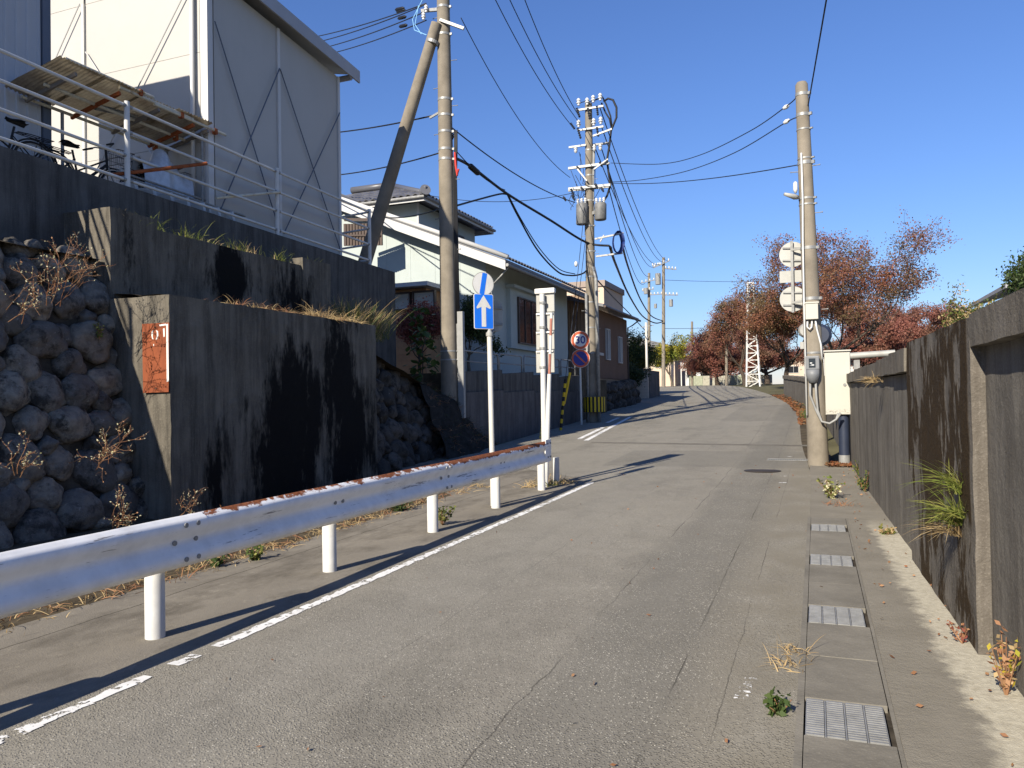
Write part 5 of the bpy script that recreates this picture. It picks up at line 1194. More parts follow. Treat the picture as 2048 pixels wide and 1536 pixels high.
# end-of-rail sign, seen from behind: four stacked boxes on a white post, crossed by a striped leaning pole
YQ = 12.45; es = thing('sign_post', 'back of a tall four-panel white sign on a white post at the guardrail end', 'road sign', (-4.25, YQ, gz(YQ)))
a = PY(1084, 588, YQ); b = PY(1090, 960, YQ); sl_ = (a-b)/(a.z-b.z); mb = MB(); mb.tube(b-sl_*(b.z-gz(YQ)+.1), a, .05, .045, 16); mb.build('post', M['postwhite'], es, smooth=True, auto=.8)
pts = [580, 625, 662, 700, 746]
for k in range(4):
    l0 = PY(1071, pts[k], YQ+.09); r0 = PY(1111, pts[k], YQ+.09); l1 = PY(1074, pts[k+1], YQ+.09)
    cx = (PY(1091, (pts[k]+pts[k+1])/2, YQ+.09)); hh = (l0.z-l1.z)/2-.006; mb = MB(); mb.box(cx.x-.165, cx.x+.165, YQ+.07, YQ+.11, cx.z-hh, cx.z+hh); pn = mb.build('panel', M['signback'], es, bevel=.012)
    mb = MB(); mb.box(cx.x-.15, cx.x+.15, YQ+.04, YQ+.069, cx.z+hh-.035, cx.z+hh-.005); mb.build('stiffener', M['signwhite'], pn)
for y in (606, 655, 697, 735): c = PY(1085.5, y, YQ); mb = MB(); mb.tube(c-Vector((0,0,.02)), c+Vector((0,0,.02)), .058, .058, 14); mb.build('clamp', M['galv'], es)
cx = PY(1091, 583, YQ+.09); mb = MB(); mb.box(cx.x-.18, cx.x+.18, YQ+.02, YQ+.12, cx.z-.04, cx.z+.05); mb.build('top_frame', M['signwhite'], es, bevel=.02)
sp = thing('striped_pole', 'leaning red and white snow pole crossing the sign post at the guardrail end', 'pole', (-4.2, 12.75, gz(12.7)))
ya = [625, 637, 671, 708, 748, 890, 975]; YSP = 12.2
for k in range(len(ya)-1):
    f = lambda y: PY(1103+(1094-1103)*(y-625)/(890-625), y, YSP+.1)
    mb = MB(); mb.tube(f(ya[k]), f(ya[k+1]), .024 if ya[k] < 740 else .034, .024 if ya[k] < 740 else .045, 12); mb.build('segment', M['postwhite'] if k in (0, 2, 4, 5) else flat('faded_red%d' % k, (.36, .15, .11), .6), sp, smooth=True, auto=.8)
# 30 speed limit + no parking
ss = G(1163, 850); YL = ss.y
sg = thing('speed_limit_sign', 'round 30 speed limit sign above a blue no-parking disc on a rusty pole', 'road sign', ss)
a = PY(1160, 738, YL); mb = MB(); mb.tube((ss.x, YL, ss.z-.1), (a.x, YL, PY(1160, 668, YL).z), .038, .036, 14); mb.build('pole', M['signpole'], sg, smooth=True, auto=.8)
nr = (CAM-ss); nr.z = 0; nr.normalize()
for (px, py, kind) in ((1160.5, 680.5, '30'), (1161, 717, 'np')):
    c = PY(px, py, YL-.06); rr = (PY(px+18, py, YL-.06)-c).length; fr = face_frame(c, nr)
    pl = poly_plate(fr, circ2(rr), -.012, 0).build('round_plate', M['signwhite'], sg, recalc=True); poly_plate(fr, circ2(rr*.965), 0, .002).build('red_ring', M['signred'], pl, recalc=True)
    if kind == '30':
        poly_plate(fr, circ2(rr*.68), .002, .004).build('white_field', M['signwhite'], pl, recalc=True)
        me = text_mesh('30', rr*1.12); me.materials.append(M['signnavy']); o = bpy.data.objects.new('numeral', me); col.objects.link(o)
        c_, u, v, n_ = fr; o.rotation_euler = Matrix(((u.x, v.x, n_.x), (u.y, v.y, n_.y), (u.z, v.z, n_.z))).to_euler(); o.location = c_+n_*.007; attach(o, pl)
    else:
        poly_plate(fr, circ2(rr*.76), .002, .004).build('blue_field', M['signnavy'], pl, recalc=True)
        poly_plate(fr, clip_band(rr*.80, math.radians(135), rr*.17), .004, .006).build('red_bar', M['signred'], pl, recalc=True)
# rusty plate on the block
pa = [PY(x, y, 7.93) for x, y in ((285, 648), (339, 645), (338, 784), (287, 786))]
rp = thing('rusty_plate', 'rust-orange metal plate with worn white lettering bolted to the concrete block', 'sign', (pa[3].x, 7.93, pa[3].z))
mb = MB(); mb.prism(pa, (0, -.008, 0)); mb.build('plate', M['rustplate'], rp, recalc=True)
x0, x1, z0, z1 = pa[0].x, pa[1].x, pa[3].z, pa[0].z; W = x1-x0; H_ = z1-z0; yy_ = 7.9205
def mark(pts, nm='white_mark'):
    mb = MB(); mb.prism([(x0+W*x, yy_, z1-H_*y) for x, y in pts], (0, -.0015, 0)); return mb.build(nm, M['markworn'] if False else M['signwhite'], rp, recalc=True)
mark([(.90, .03), (.97, .02), (.975, .84), (.90, .85)]); mark([(.64, .025), (.9, .02), (.9, .045), (.66, .05)])
mark([(.36, .12), (.42, .10), (.41, .14), (.40, .19), (.43, .235), (.38, .225), (.35, .17)], 'worn_letter'); mark([(.52, .10), (.60, .12), (.61, .18), (.56, .235), (.51, .24), (.55, .19), (.555, .14)], 'worn_letter')
mark([(.78, .09), (.84, .08), (.85, .20), (.80, .21)], 'worn_letter'); mark([(.42, .30), (.45, .30), (.44, .33), (.42, .33)], 'worn_letter')
for (x, y) in ((.5, .06), (.5, .94), (.07, .13)):
    mb = MB(); mb.disc((x0+W*x, yy_-.002, z1-H_*y), (0, 1, 0), .011, .008, 10); mb.build('bolt', M['mortar'], rp)
# yellow/black guy-wire guards
for (xa, ya_, xb_, yb_, lb_, Yg) in ((1131, 758, 1121, 868, 'black and yellow spiral sleeve on the nearer guy wire by the wall', 24.5), (1140, 745, 1128, 808, 'plain yellow sleeve on the guy wire behind the spiral one', 25.0), (1086, 840, 1081, 885, 'dark spiral sleeve low behind the guardrail end sign', 21.5)):
    A = PY(xa, ya_, Yg); B = PY(xb_, yb_, Yg); B.z = max(B.z, gz(Yg)-.05); g_ = thing('guy_guard', lb_, 'guard', B); n = 12
    for k in range(n):
        mb = MB(); mb.tube(A.lerp(B, k/n), A.lerp(B, (k+1)/n), .045, .045, 10); mb.build('stripe', M['yellow'] if ('plain' in lb_ or (k % 2 and 'dark' not in lb_)) else (M['black'] if k % 2 == 0 or 'dark' not in lb_ else M['darkgreen']), g_)

# ================================================================== CABLES
def cable(name, label, pts, r, mat='cable', sag=0, group=None, n=24, cat='cable'):
    if len(pts) == 2:
        a, b = Vector(pts[0]), Vector(pts[1]); P_ = [a.lerp(b, i/n)-Vector((0, 0, sag*4*(i/n)*(1-i/n))) for i in range(n+1)]
    else:   # Catmull-Rom through points
        Q = [Vector(p) for p in pts]; Q = [Q[0]]+Q+[Q[-1]]; P_ = []
        for i in range(1, len(Q)-2):
            for k in range(8):
                t = k/8; p0, p1_, p2_, p3_ = Q[i-1], Q[i], Q[i+1], Q[i+2]
                P_.append(.5*((2*p1_)+(p2_-p0)*t+(2*p0-5*p1_+4*p2_-p3_)*t*t+(3*p1_-p0-3*p2_+p3_)*t**3))
        P_.append(Q[-2])
    mb = MB(); mb.path(P_, r, 5); return tag(mb.build(name, M[mat], smooth=True), label, cat, group)
GHV = 'high wires between the two roadside poles'
for k, (px, py, dx) in enumerate(((1146, 254, .5), (1160, 246, .95), (1163, 238, 1.5))):
    cable('power_wire', ('leftmost', 'middle', 'rightmost')[k]+' of three high wires running from the frame top to the busy pole', [(-8.8+dx, 18.0, 13.9-.05*k), p2(px, py)+Vector((0, -.3, 0))], .014, 'wire', .45)
cable('power_wire', 'single thin wire from the strutted pole bracket to the busy pole arm', [p1(42)+Vector((.5, 0, 0)), p2(1140, 355)], .012, 'wire', .55)
cable('telephone_cable', 'thin dark cable from the strutted pole to above the transformers', [p1(258)+Vector((.2, 0, 0)), p2(1150, 405)], .018, 'cable', .25)
cable('telephone_cable', 'thick black bundled cable sloping from the strutted pole to the busy pole', [p1(318)+Vector((.25, 0, 0)), PY(945, 335, 19.5), PY(1015, 388, 22.2), PY(1100, 440, 25.3), p2(1176, 487)+Vector((0, -.25, 0)), p2(1222, 494)+Vector((0, -.25, 0))], .042)
mb = MB(); a = PY(938, 330, 19.3); b = PY(958, 348, 19.9); mb.path([a, a.lerp(b, .15), a.lerp(b, .85), b], [.04, .085, .085, .04], 12); tag(mb.build('cable_closure', M['cable'], smooth=True), 'black cylindrical splice closure on the thick bundled cable', 'closure')
cable('telephone_cable', 'thin cable just above the thick bundled cable', [p1(300)+Vector((.25, 0, 0)), PY(1010, 380, 22.2)], .014, 'cable', .15)
cable('telephone_cable', 'black cable rising from behind the strutted pole to the thick bundle', [p1(412)+Vector((.2, .1, 0)), PY(960, 398, 20.4), PY(1000, 388, 21.9), PY(1015, 389, 22.2)], .028)
cable('telephone_cable', 'double black cable hanging in a deep loop below the bundle', [PY(1015, 389, 22.2), PY(1035, 430, 23), PY(1075, 500, 24.6), PY(1115, 543, 26.2), PY(1140, 551, 27.0), PY(1163, 548, 27.6), p2(1176, 538)], .030)
cable('telephone_cable', 'thinner companion of the deep hanging loop cable', [PY(1018, 392, 22.3), PY(1042, 438, 23.1), PY(1080, 498, 24.7), PY(1118, 538, 26.3), PY(1150, 548, 27.3)], .018)
T3 = t_p3; T4 = t_p4
cable('telephone_cable', 'thick sagging cable from the coil bracket down to the far pole, upper one', [p2(1243, 470)+Vector((0, -.2, 0)), PD(1255, 530, 40), PD(1280, 597, 56), PD(1303, 632, 70), PD(1326, 642, 79.6)], .05)
cable('telephone_cable', 'thick sagging cable from the coil bracket down to the far pole, lower one', [p2(1223, 496)+Vector((0, -.2, 0)), PD(1232, 530, 38), PD(1258, 590, 54), PD(1285, 632, 70), PD(1310, 646, 79), PD(1326, 643, 79.6)], .06)
cable('telephone_cable', 'thin cable from the busy pole past the brown house roof to the white pole', [p2(1190, 555), PD(1225, 593, 40), PD(1260, 628, 50), PD(1294, 665, G(1295, 792).y*1.06)], .03)
GW = 'thin wires from the busy pole to the far poles'
for (xa, ya_, xb_, yb_, lb_) in ((1200, 216, 1336, 522, 'uppermost thin wire fanning from the busy pole to the far poles'), (1204, 256, 1328, 524, 'second thin wire fanning from the busy pole to the far poles'), (1192, 300, 1318, 528, 'third thin wire fanning from the busy pole to the far poles'), (1204, 300, 1308, 534, 'fourth thin wire fanning from the busy pole to the far poles'), (1215, 335, 1300, 552, 'fifth thin wire fanning from the busy pole to the far poles'), (1218, 378, 1290, 566, 'lowest thin wire fanning from the busy pole to the far poles')):
    cable('power_wire', lb_, [PY(xa, ya_, 28), PD(xb_, yb_, 80)], .02, 'wire', 1.3)
cable('service_wire', 'upper sagging wire between the right pole top and the busy pole', [p3(193)+Vector((-.1, 0, 0)), PY(1572, 213, 17), PY(1500, 262, 19.5), PY(1400, 310, 22.5), PY(1320, 328, 25), p2(1222, 326)], .012, 'wire')
cable('service_wire', 'middle sagging wire between the right pole and the busy pole', [p3(236)+Vector((-.1, 0, 0)), PY(1575, 243, 17), PY(1470, 305, 20), PY(1370, 343, 23.5), PY(1280, 360, 26), p2(1222, 364)], .012, 'wire')
cable('service_wire', 'lowest nearly level wire between the right pole and the busy pole', [p3(328)+Vector((-.12, 0, 0)), p2(1222, 366)], .012, 'wire', .15)
cable('service_wire', 'single wire rising from the right pole top out of the frame', [p3(215)+Vector((.1, 0, 0)), (2.2, -15, 8.9)], .013, 'wire', .25)
for k, (x, y) in enumerate(((1572, 214), (1573, 243))):
    c = PY(x, y, 17); mb = MB(); mb.path([c+Vector((.06, 0, .03)), c, c-Vector((.06, 0, .03))], [.03, .05, .03], 8); tag(mb.build('guy_insulator', M['porcelain'], smooth=True), ('upper', 'lower')[k]+' white insulator on the wires left of the right pole', 'insulator')
for k, (xa, ya_, xb_, yb_) in enumerate(((600, 54, 865, 0), (614, 69, 872, 2), (630, 80, 862, 16), (645, 89, 856, 34))):
    B = p1(yb_+2)+Vector((-.45, -.1, 0)); A = PD(xa-120, ya_+32, 36); d_ = A-B
    cable('power_wire', ('topmost', 'second', 'third', 'lowest')[k]+' of four wires reaching the strutted pole from behind the panel building', [B, A], .016, 'wire', .35)
    c = B.lerp(A, .07); e_ = B.lerp(A, .10); mb = MB(); mb.path([c, c.lerp(e_, .2), c.lerp(e_, .8), e_], [.02, .05, .05, .02], 8); tag(mb.build('wire_sleeve', M['cable'], smooth=True), ('topmost', 'second', 'third', 'lowest')[k]+' dark sleeve on the four wires left of the strutted pole', 'sleeve')
cable('service_wire', 'dark wire from the strutted pole bracket toward the panel building edge', [p1(230)+Vector((-.35, -.1, 0)), PD(560, 270, 30)], .022, 'cable', .15)
cable('service_wire', 'twisted wire pair reaching the strutted pole below the bracket', [p1(303)+Vector((-.1, 0, 0)), PD(560, 352, 30)], .020, 'cable', .25)
cable('service_wire', 'low black cable from the strutted pole to the house roof eave', [p1(415)+Vector((-.1, 0, 0)), PY(745, 432, 24.5)], .02, 'cable', .15)
cable('guy_wire', 'thin guy wire from the busy pole down to the spiral sleeve', [p2(1172, 380), PY(1158, 525, 26.4), PY(1131, 758, 24.5)], .011, 'wire', 0)
cable('guy_wire', 'second thin guy wire from the busy pole down to the yellow sleeve', [p2(1172, 470), PY(1140, 745, 25)], .011, 'wire', 0)
c = PY(1152, 528, 26.3); mb = MB(); mb.path([c+Vector((0, 0, .1)), c+Vector((0, 0, .05)), c-Vector((0, 0, .05)), c-Vector((0, 0, .1))], [.02, .06, .06, .02], 10); tag(mb.build('guy_insulator', M['porcelain'], smooth=True), 'small white egg insulator on the guy wire left of the busy pole', 'insulator')
cable('power_wire', 'faint far wire leaving the tall far pole toward the right', [PD(1330, 560, 80), PD(1700, 548, 130)], .022, 'wire', .6)
cable('power_wire', 'faint far wire level across the sky behind the cherry trees', [PD(1330, 657, 80), PD(1460, 652, 86)], .022, 'wire', .1)
cable('service_wire', 'wire from the upper roof corner of the green house to the busy pole', [e[1]+Vector((.1, 0, 0)), p2(1150, 385)], .012, 'wire', .3)

# ================================================================== VEGETATION
def rvec(): 
    while True:
        v = Vector((R_(-1, 1), R_(-1, 1), R_(-1, 1)))
        if .05 < v.length < 1: return v.normalized()
def leaf_quad(mb, p, s, mi=0, d=None):
    a = (d or rvec()); b = a.cross(rvec()); b = b.normalized() if b.length > .01 else a.orthogonal()
    mb.add([p-a*s*.5, p+b*s*.28, p+a*s*.5, p-b*s*.28], [(0, 1, 2, 3)], mi)
def grow(base, h, seed, levels=5, trunk=.2, spread=55, nlimb=4, wob=.22, kids=3, up=.12, tr=.3):
    random.seed(seed); segs = []; tips = []
    def br(p, d, L, r, lvl):
        n = 5; pts = [p]; rs = [r]
        for i in range(n):
            d = (d+rvec()*wob+Vector((0, 0, up if lvl > 0 else .2))).normalized(); p = p+d*(L/n); pts.append(p); rs.append(r*(1-.45*(i+1)/n))
            if lvl >= levels-2: tips.append((p, lvl))
        segs.append((pts, rs, lvl))
        if lvl >= levels-1: return
        k = nlimb if lvl == 0 else kids+(1 if random.random() < .4 else 0)
        for c in range(k):
            i = n if (c == 0) else random.randint(2 if lvl else 4, n)
            q = pts[i]; ax = d.orthogonal().normalized(); ang = math.radians(spread*R_(.55, 1.15) if lvl == 0 else R_(18, 52))
            az = 2*math.pi*(c+R_(-.25, .25))/k
            nd = d.copy(); nd.rotate(Matrix.Rotation(ang, 3, ax)); nd.rotate(Matrix.Rotation(az, 3, d))
            br(q, nd, L*(1.35 if lvl == 0 else .70)*R_(.8, 1.15), rs[i]*(.72 if c == 0 else .58), lvl+1)
    br(Vector((0, 0, 0)), Vector((R_(-.15, .15), R_(-.15, .15), 1)).normalized(), h*trunk, h*.026*tr/.3, 0)
    return segs, tips
def tree(name, label, base, h, wx, wy, seed, leaves, lsize, mats, bark='bark', dens=9, group=None, jit=.28, cat='tree', off=(0, 0), **kw):
    segs, tips = grow(base, h, seed, **kw)
    allp = [p for s, _, _ in segs for p in s]; mx = [max(abs(p.x) for p in allp), max(abs(p.y) for p in allp), max(p.z for p in allp)]
    S = Vector((wx/2/mx[0], wy/2/mx[1], h/mx[2])); base = Vector(base)
    def T(p): k = p.z*S.z/h; return base+Vector((p.x*S.x+off[0]*k, p.y*S.y+off[1]*k, p.z*S.z))
    root = thing(name, label, cat, base, group)
    mb = MB()
    for pts, rs, lvl in segs: mb.path([T(p) for p in pts], [max(.008, r) for r in rs], 8 if lvl < 2 else (5 if lvl < 4 else 3), cap=False)
    mb.build('trunk', M[bark], root, smooth=True)
    mb = MB(); jx = jit
    for p, lvl in tips:
        if random.random() < leaves:
            q = T(p); mi = random.randrange(len(mats))
            for _ in range(random.randint(dens//2, dens)): leaf_quad(mb, q+Vector((random.gauss(0, jx), random.gauss(0, jx), random.gauss(0, jx*.8))), lsize*R_(.7, 1.3), mi if random.random() < .7 else random.randrange(len(mats)))
    mb.build('crown', [M[m] for m in mats], root)
    random.seed(seed+1); return root
def gpos(px, D, py=768):
    p = PD(px, py, D); p.z = gz(p.y)-.05; return p
GC = 'red-leaved cherry trees'
tree('cherry_tree', 'largest red-leaved cherry, right of the plain pole with bare outer twigs', gpos(1650, 50), 10.6, 13.6, 12, 11, .72, .13, ('cherry', 'cherry', 'cherryred'), 'bark', 12, GC, .24, levels=6, trunk=.14, spread=66, nlimb=6, kids=3, wob=.25, off=(.6, 0))
tree('cherry_tree', 'rust-brown cherry spreading left of the plain pole above the low wall', gpos(1575, 57), 8.8, 10.5, 10, 23, .75, .14, ('cherry', 'cherry'), 'bark', 13, GC, .25, levels=6, trunk=.13, spread=64, nlimb=5, kids=3, wob=.25, off=(-.8, 0))
tree('cherry_tree', 'tall red cherry beside the lattice mast', gpos(1490, 77), 9.6, 9.0, 8, 31, .65, .16, ('cherryred', 'cherry'), 'bark', 12, GC, .25, levels=6, trunk=.14, spread=55, nlimb=4, kids=3, off=(1.0, 0))
t4 = tree('cherry_tree', 'thick-trunked low red cherry at the end of the road', gpos(1436, 88), 6.8, 8.4, 8, 47, .7, .16, ('cherryred', 'cherryred'), 'bark', 12, GC, .25, levels=6, trunk=.16, spread=70, nlimb=5, kids=3, tr=.5, off=(-.6, 0))
def treecopy(src, label, base, sc, rz):
    c = copy_tree(src); c['label'] = label; c.location = base; c.scale = (sc, sc, sc); c.rotation_euler.z = rz; return c
for lb_, px, D, sc, rz in (('far red cherry farthest left, behind the yellow ginkgo', 1400, 112, 1.0, 2.0), ('far red cherry behind the lattice mast foot', 1535, 92, 1.2, 4.0), ('far red cherry showing over the wall right of the cream cabinet', 1745, 64, 1.05, 1.1), ('far red cherry low over the mossy wall buttress', 1840, 70, 1.05, 3.1), ('far red cherry low behind the right wall, rightmost of the row', 1930, 80, 1.2, 5.2), ('far red cherry behind the thick-trunked low cherry', 1460, 112, 1.25, 3.6), ('far red cherry filling the gap left of the lattice mast', 1505, 104, 1.3, 5.5), ('far red cherry behind the cream cabinet and white pipe', 1790, 92, 1.4, 4.6)):
    treecopy(t4, lb_, gpos(px, D), sc, rz)
tree('ginkgo_tree', 'yellow ginkgo beside the far utility poles', gpos(1345, 83), 5.6, 4.6, 4.6, 5, 1., .17, ('ginkgo', 'ginkgo', 'yellowgreen'), 'barkgrey', 16, None, .26, levels=5, trunk=.15, spread=40, nlimb=5, kids=3)
tree('garden_tree', 'dark olive evergreen beside the brown house corner', gpos(1272, 55), 4.6, 3.4, 3.2, 8, 1., .13, ('darkgreen', 'green', 'yellowgreen'), 'bark', 16, None, .22, levels=5, trunk=.15, spread=45, nlimb=5, kids=3)
tree('garden_tree', 'small dark shrub growing at the brown house foundation', gpos(1258, 46), 2.2, 2.4, 2.0, 9, 1., .11, ('darkgreen',), 'bark', 16, None, .16, levels=4, trunk=.1, spread=60, nlimb=6, kids=3)
tree('garden_tree', 'pruned garden tree in front of the green gable beside the roadside pole', PY(938, 745, 21.6), 2.35, 1.9, 1.7, 15, 1., .075, ('darkgreen', 'green', 'darkgreen'), 'barkgrey', 13, None, .09, levels=5, trunk=.22, spread=55, nlimb=4, kids=3, wob=.4)
tree('maple_shrub', 'reddish brown maple shrub in front of the wooden annex', PY(838, 745, 21.2), 2.2, 2.1, 1.6, 17, .9, .075, ('maple', 'maple'), 'bark', 9, None, .12, levels=5, trunk=.15, spread=50, nlimb=5, kids=3, cat='shrub')
# broad-leaved sapling beside the pole
sap = thing('leafy_sapling', 'young broad-leaved green sapling beside the roadside pole', 'sapling', PY(845, 765, 17.3))
sb0 = sap.location.copy(); mb = MB(); tp = PY(838, 622, 17.3)
mb.path([sb0, sb0.lerp(tp, .4)+Vector((.05, 0, 0)), tp], [.018, .013, .006], 6); mb.path([sb0, sb0.lerp(tp, .5)+Vector((-.15, .1, 0)), sb0.lerp(tp, .75)+Vector((-.3, 0, 0))], [.012, .009, .005], 6); mb.build('stem', M['bark'], sap)
mb = MB(); n = 5; vs = []
for i in range(n+1):
    t = i/n; w_ = .5*math.sin(math.pi*min(1, t*1.05))**.7*(1-.25*t); vs += [(-w_*.8, t, -.12*t*t-.08), (0, t, -.12*t*t), (w_*.8, t, -.12*t*t-.08)]
mb.add(vs, [(3*i+j, 3*i+j+1, 3*i+j+4, 3*i+j+3) for i in range(n) for j in (0, 1)]); bl = mb.build('leaf', leafm('broad_leaf', ((.035, .075, .022), (.07, .11, .03)), .45, .3)); BLM = bl.data; bpy.data.objects.remove(bl)
for k in range(95):
    t = R_(.02, 1.); q = sb0.lerp(tp, t)+Vector((random.gauss(0, .27*(1.2-t)), random.gauss(0, .2), random.gauss(0, .06))); o = bpy.data.objects.new('leaf', BLM); col.objects.link(o)
    o.location = q; o.rotation_euler = (R_(-.9, .1), R_(-.4, .4), R_(0, 6.28)); s = R_(.15, .30); o.scale = (s, s, s); attach(o, sap)
# blades
def blades(mb, c, n, h, spread, w=.006, lean=.5, mi=0, up=(0, 0, 1), dirx=None, droop=.55):
    c = Vector(c); upv = Vector(up)
    for _ in range(n):
        p = c+Vector((random.gauss(0, spread), random.gauss(0, spread), 0)); d = (upv+rvec()*lean+(Vector(dirx) if dirx else Vector())).normalized(); L = h*R_(.45, 1.15); s = d.cross(rvec()).normalized()*w*R_(.6, 1.3)
        vs = []; k = 4; g = droop*R_(.4, 1.5)
        for i in range(k):
            t = i/k; q = p+d*L*t+Vector((d.x, d.y, 0))*L*.35*t*t-Vector((0, 0, L*g*t*t)); f = 1-.55*t; vs += [q-s*f, q+s*f]
        vs.append(p+d*L+Vector((d.x, d.y, 0))*L*.35-Vector((0, 0, L*g)))
        mb.add(vs, [(2*i, 2*i+1, 2*i+3, 2*i+2) for i in range(k-1)]+[(2*k-2, 2*k-1, 2*k)], mi)
def tuft(name, label, spots, n, h, spread, mats, w=.006, lean=.5, cat='grass', dirx=None, group=None):
    mb = MB()
    for c in spots: blades(mb, c, n, h*R_(.8, 1.2), spread, w, lean, random.randrange(len(mats)), dirx=dirx)
    return tag(mb.build(name, [M[m] for m in mats]), label, cat, group)
random.seed(99)
tuft('grass_clump', 'arching green-yellow grass clump growing from the wall joint, upper one', [(.83, 5.62, .98), (.84, 5.6, .94)], 45, .34, .025, ('grassgreen', 'yellowgreen'), .0032, .5, dirx=(-.5, -.25, .1))
tuft('grass_clump', 'large arching grass clump hanging from the wall joint, lower one', [(.82, 5.63, .74), (.82, 5.55, .80), (.83, 5.7, .66)], 70, .36, .03, ('grassgreen', 'drygrass', 'grassgreen'), .0032, .55, dirx=(-.5, -.3, 0))
tuft('grass_clump', 'dry grass tuft hanging under the wall cap beside the cabinet', [(.66, 10.3, 1.74), (.66, 10.15, 1.7)], 40, .17, .03, ('drygrass', 'yellowgreen'), .003, .6, dirx=(-.3, -.2, -.5))
tuft('grass_clump', 'dry grass tuft on the wall top at the buttress', [(1.0, 5.9, 2.03), (1.05, 6.4, 2.02), (1.0, 5.4, 2.04), (1.1, 6.9, 2.02)], 45, .13, .07, ('drygrass', 'yellowgreen'), .004, .7)
tuft('grass_clump', 'tall green-orange grass at the foot of the low parapet', [(lx(30)-.3+.05*k, 29+.5*k, gz(30)+.0) for k in range(6)], 70, .75, .16, ('yellowgreen', 'drygrass', 'green'), .012, .45)
# ledge dry grass
random.seed(5)
mb = MB()
for k in range(60): blades(mb, (R_(-8.5, -8.1), R_(9.0, 13.0), 3.08), random.randint(7, 15), R_(.14, .34), .05, .0045, 1.0, random.choice((0, 0, 1)))
for k in range(18): blades(mb, (R_(-8.45, -8.15), R_(11.4, 12.9), 3.1), 18, R_(.28, .5), .06, .0045, .9, 0)
tag(mb.build('dry_grass', [M['drygrass'], M['drystem']]), 'dry straw grass lying on top of the large lower block', 'dry grass', kind='stuff')
mb = MB()
for k in range(80): blades(mb, (R_(-9.75, -9.15), R_(8.2, 13.2), 4.19), random.randint(4, 10), R_(.2, .48), .06, .004, .5, random.choice((0, 1, 1)))
for (y, n) in ((9.05, 60), (11.0, 60), (12.1, 40), (9.9, 30)): blades(mb, (-9.45, y, 4.2), n, .55, .08, .004, .45, 1)
tag(mb.build('wall_grass', [M['drygrass'], M['grassgreen']]), 'thin green grass growing on top of the upper block', 'grass', kind='stuff')
mb = MB()
for k in range(230): blades(mb, (R_(-9.6, -8.85), R_(13.3, 14.9), R_(2.85, 3.1)), 15, R_(.5, 1.05), .10, .005, .5, random.choice((0, 0, 1, 1, 2)), droop=.25)
tag(mb.build('grass_bush', [M['drygrass'], M['yellowgreen'], M['green']]), 'bushy yellow-green grass mound at the far end of the concrete blocks', 'grass bush')
mb = MB(); random.seed(12)
for k in range(420):
    y = R_(2.2, 12.2); blades(mb, (R_(-5.75, -5.25) if random.random() < .65 else R_(-7.9, -5.7), y, gz(y)+.0), random.randint(5, 11), R_(.08, .26), .06, .004, 1.2, random.choice((0, 0, 0, 1)))
tag(mb.build('verge_grass', [M['drygrass'], M['drystem']]), 'dry grass strip between the pavement and the stone wall', 'dry grass', kind='stuff')
mb = MB()
for k in range(520):
    q = mound(random.random(), random.random()); blades(mb, q, 5, R_(.1, .3), .05, .004, 1.3, random.choice((0, 0, 1, 2)))
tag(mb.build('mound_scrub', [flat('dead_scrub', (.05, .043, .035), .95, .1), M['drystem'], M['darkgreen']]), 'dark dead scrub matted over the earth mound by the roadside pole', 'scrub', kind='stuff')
# weeds: small leafy plants
def weed(label, c, h, r, mats, n=60, ls=.05, group=None, name='weed'):
    mb = MB(); c = Vector(c); k = max(4, n//12)
    for s in range(k):
        d = (Vector((0, 0, 1))+Vector((R_(-1, 1), R_(-1, 1), 0))*r/h*.9).normalized(); L = h*R_(.6, 1.1); pts = [c+d*L*t+Vector((0, 0, -.1*L*t*t)) for t in (0, .5, 1)]; mb.path(pts, [.004, .003, .002], 4, len(mats))
        for j in range(n//k): t = R_(.2, 1.05); leaf_quad(mb, c+d*L*t+rvec()*ls*.6, ls*R_(.6, 1.3), random.randrange(len(mats)))
    return tag(mb.build(name, [M[m] for m in mats]+[M['drystem']]), label, 'weed', group)
random.seed(21)
def gp(px, py, dz=0.): p = G(px, py); return Vector((p.x, p.y, gz(p.y)+dz))
weed('small dark green weed beside the nearest gutter grating', gp(1562, 1432), .10, .13, ('green', 'green'), 130, .045)
weed('pale green flowering weed on the verge before the pole', gp(1665, 998), .30, .28, ('yellowgreen', 'grassgreen', 'bud'), 240, .055)
weed('green weed against the wall foot, right of the flowering weed', gp(1730, 985), .34, .22, ('yellowgreen', 'green'), 160, .05)
weed('low creeping weed on the sandy strip by the wall', gp(1770, 1070), .12, .25, ('yellowgreen', 'drygrass'), 120, .05)
weed('upright weed at the right wall beyond the creeping weed', gp(1722, 955), .3, .16, ('grassgreen', 'green'), 100, .05)
weed('brown leafy weed climbing the wall foot at the lower right corner', (.87, 4.62, .02), .34, .10, ('drygrass', 'drystem', 'drystem', 'ginkgo'), 120, .035)
weed('small reddish weed at the buttress foot', (.80, 5.45, .04), .14, .1, ('drystem', 'maple'), 60, .03)
weed('green weed at the base of the third guardrail post', gp(885, 1052), .26, .16, ('green', 'yellowgreen'), 130, .05)
weed('low green weed under the guardrail beam near the second post', gp(510, 1122), .18, .16, ('green', 'grassgreen'), 120, .05)
weed('low green weed left of the second guardrail post, in shade', gp(430, 1135), .16, .2, ('green', 'green'), 110, .05)
weed('dark green weeds in the shade behind the third post', gp(800, 1022), .2, .5, ('darkgreen', 'green'), 200, .06)
weed('green fern tuft on the river-stone wall beside the block', PX(188, 665, -8.95)+Vector((.1, 0, -.1)), .22, .08, ('grassgreen', 'yellowgreen'), 120, .035)
tuft('dry_tuft', 'dry straw tuft on the pavement edge beside the gutter, nearer one', [gp(1575, 1335)], 60, .16, .05, ('drygrass', 'drystem'), .003, 1.6, 'dry grass')
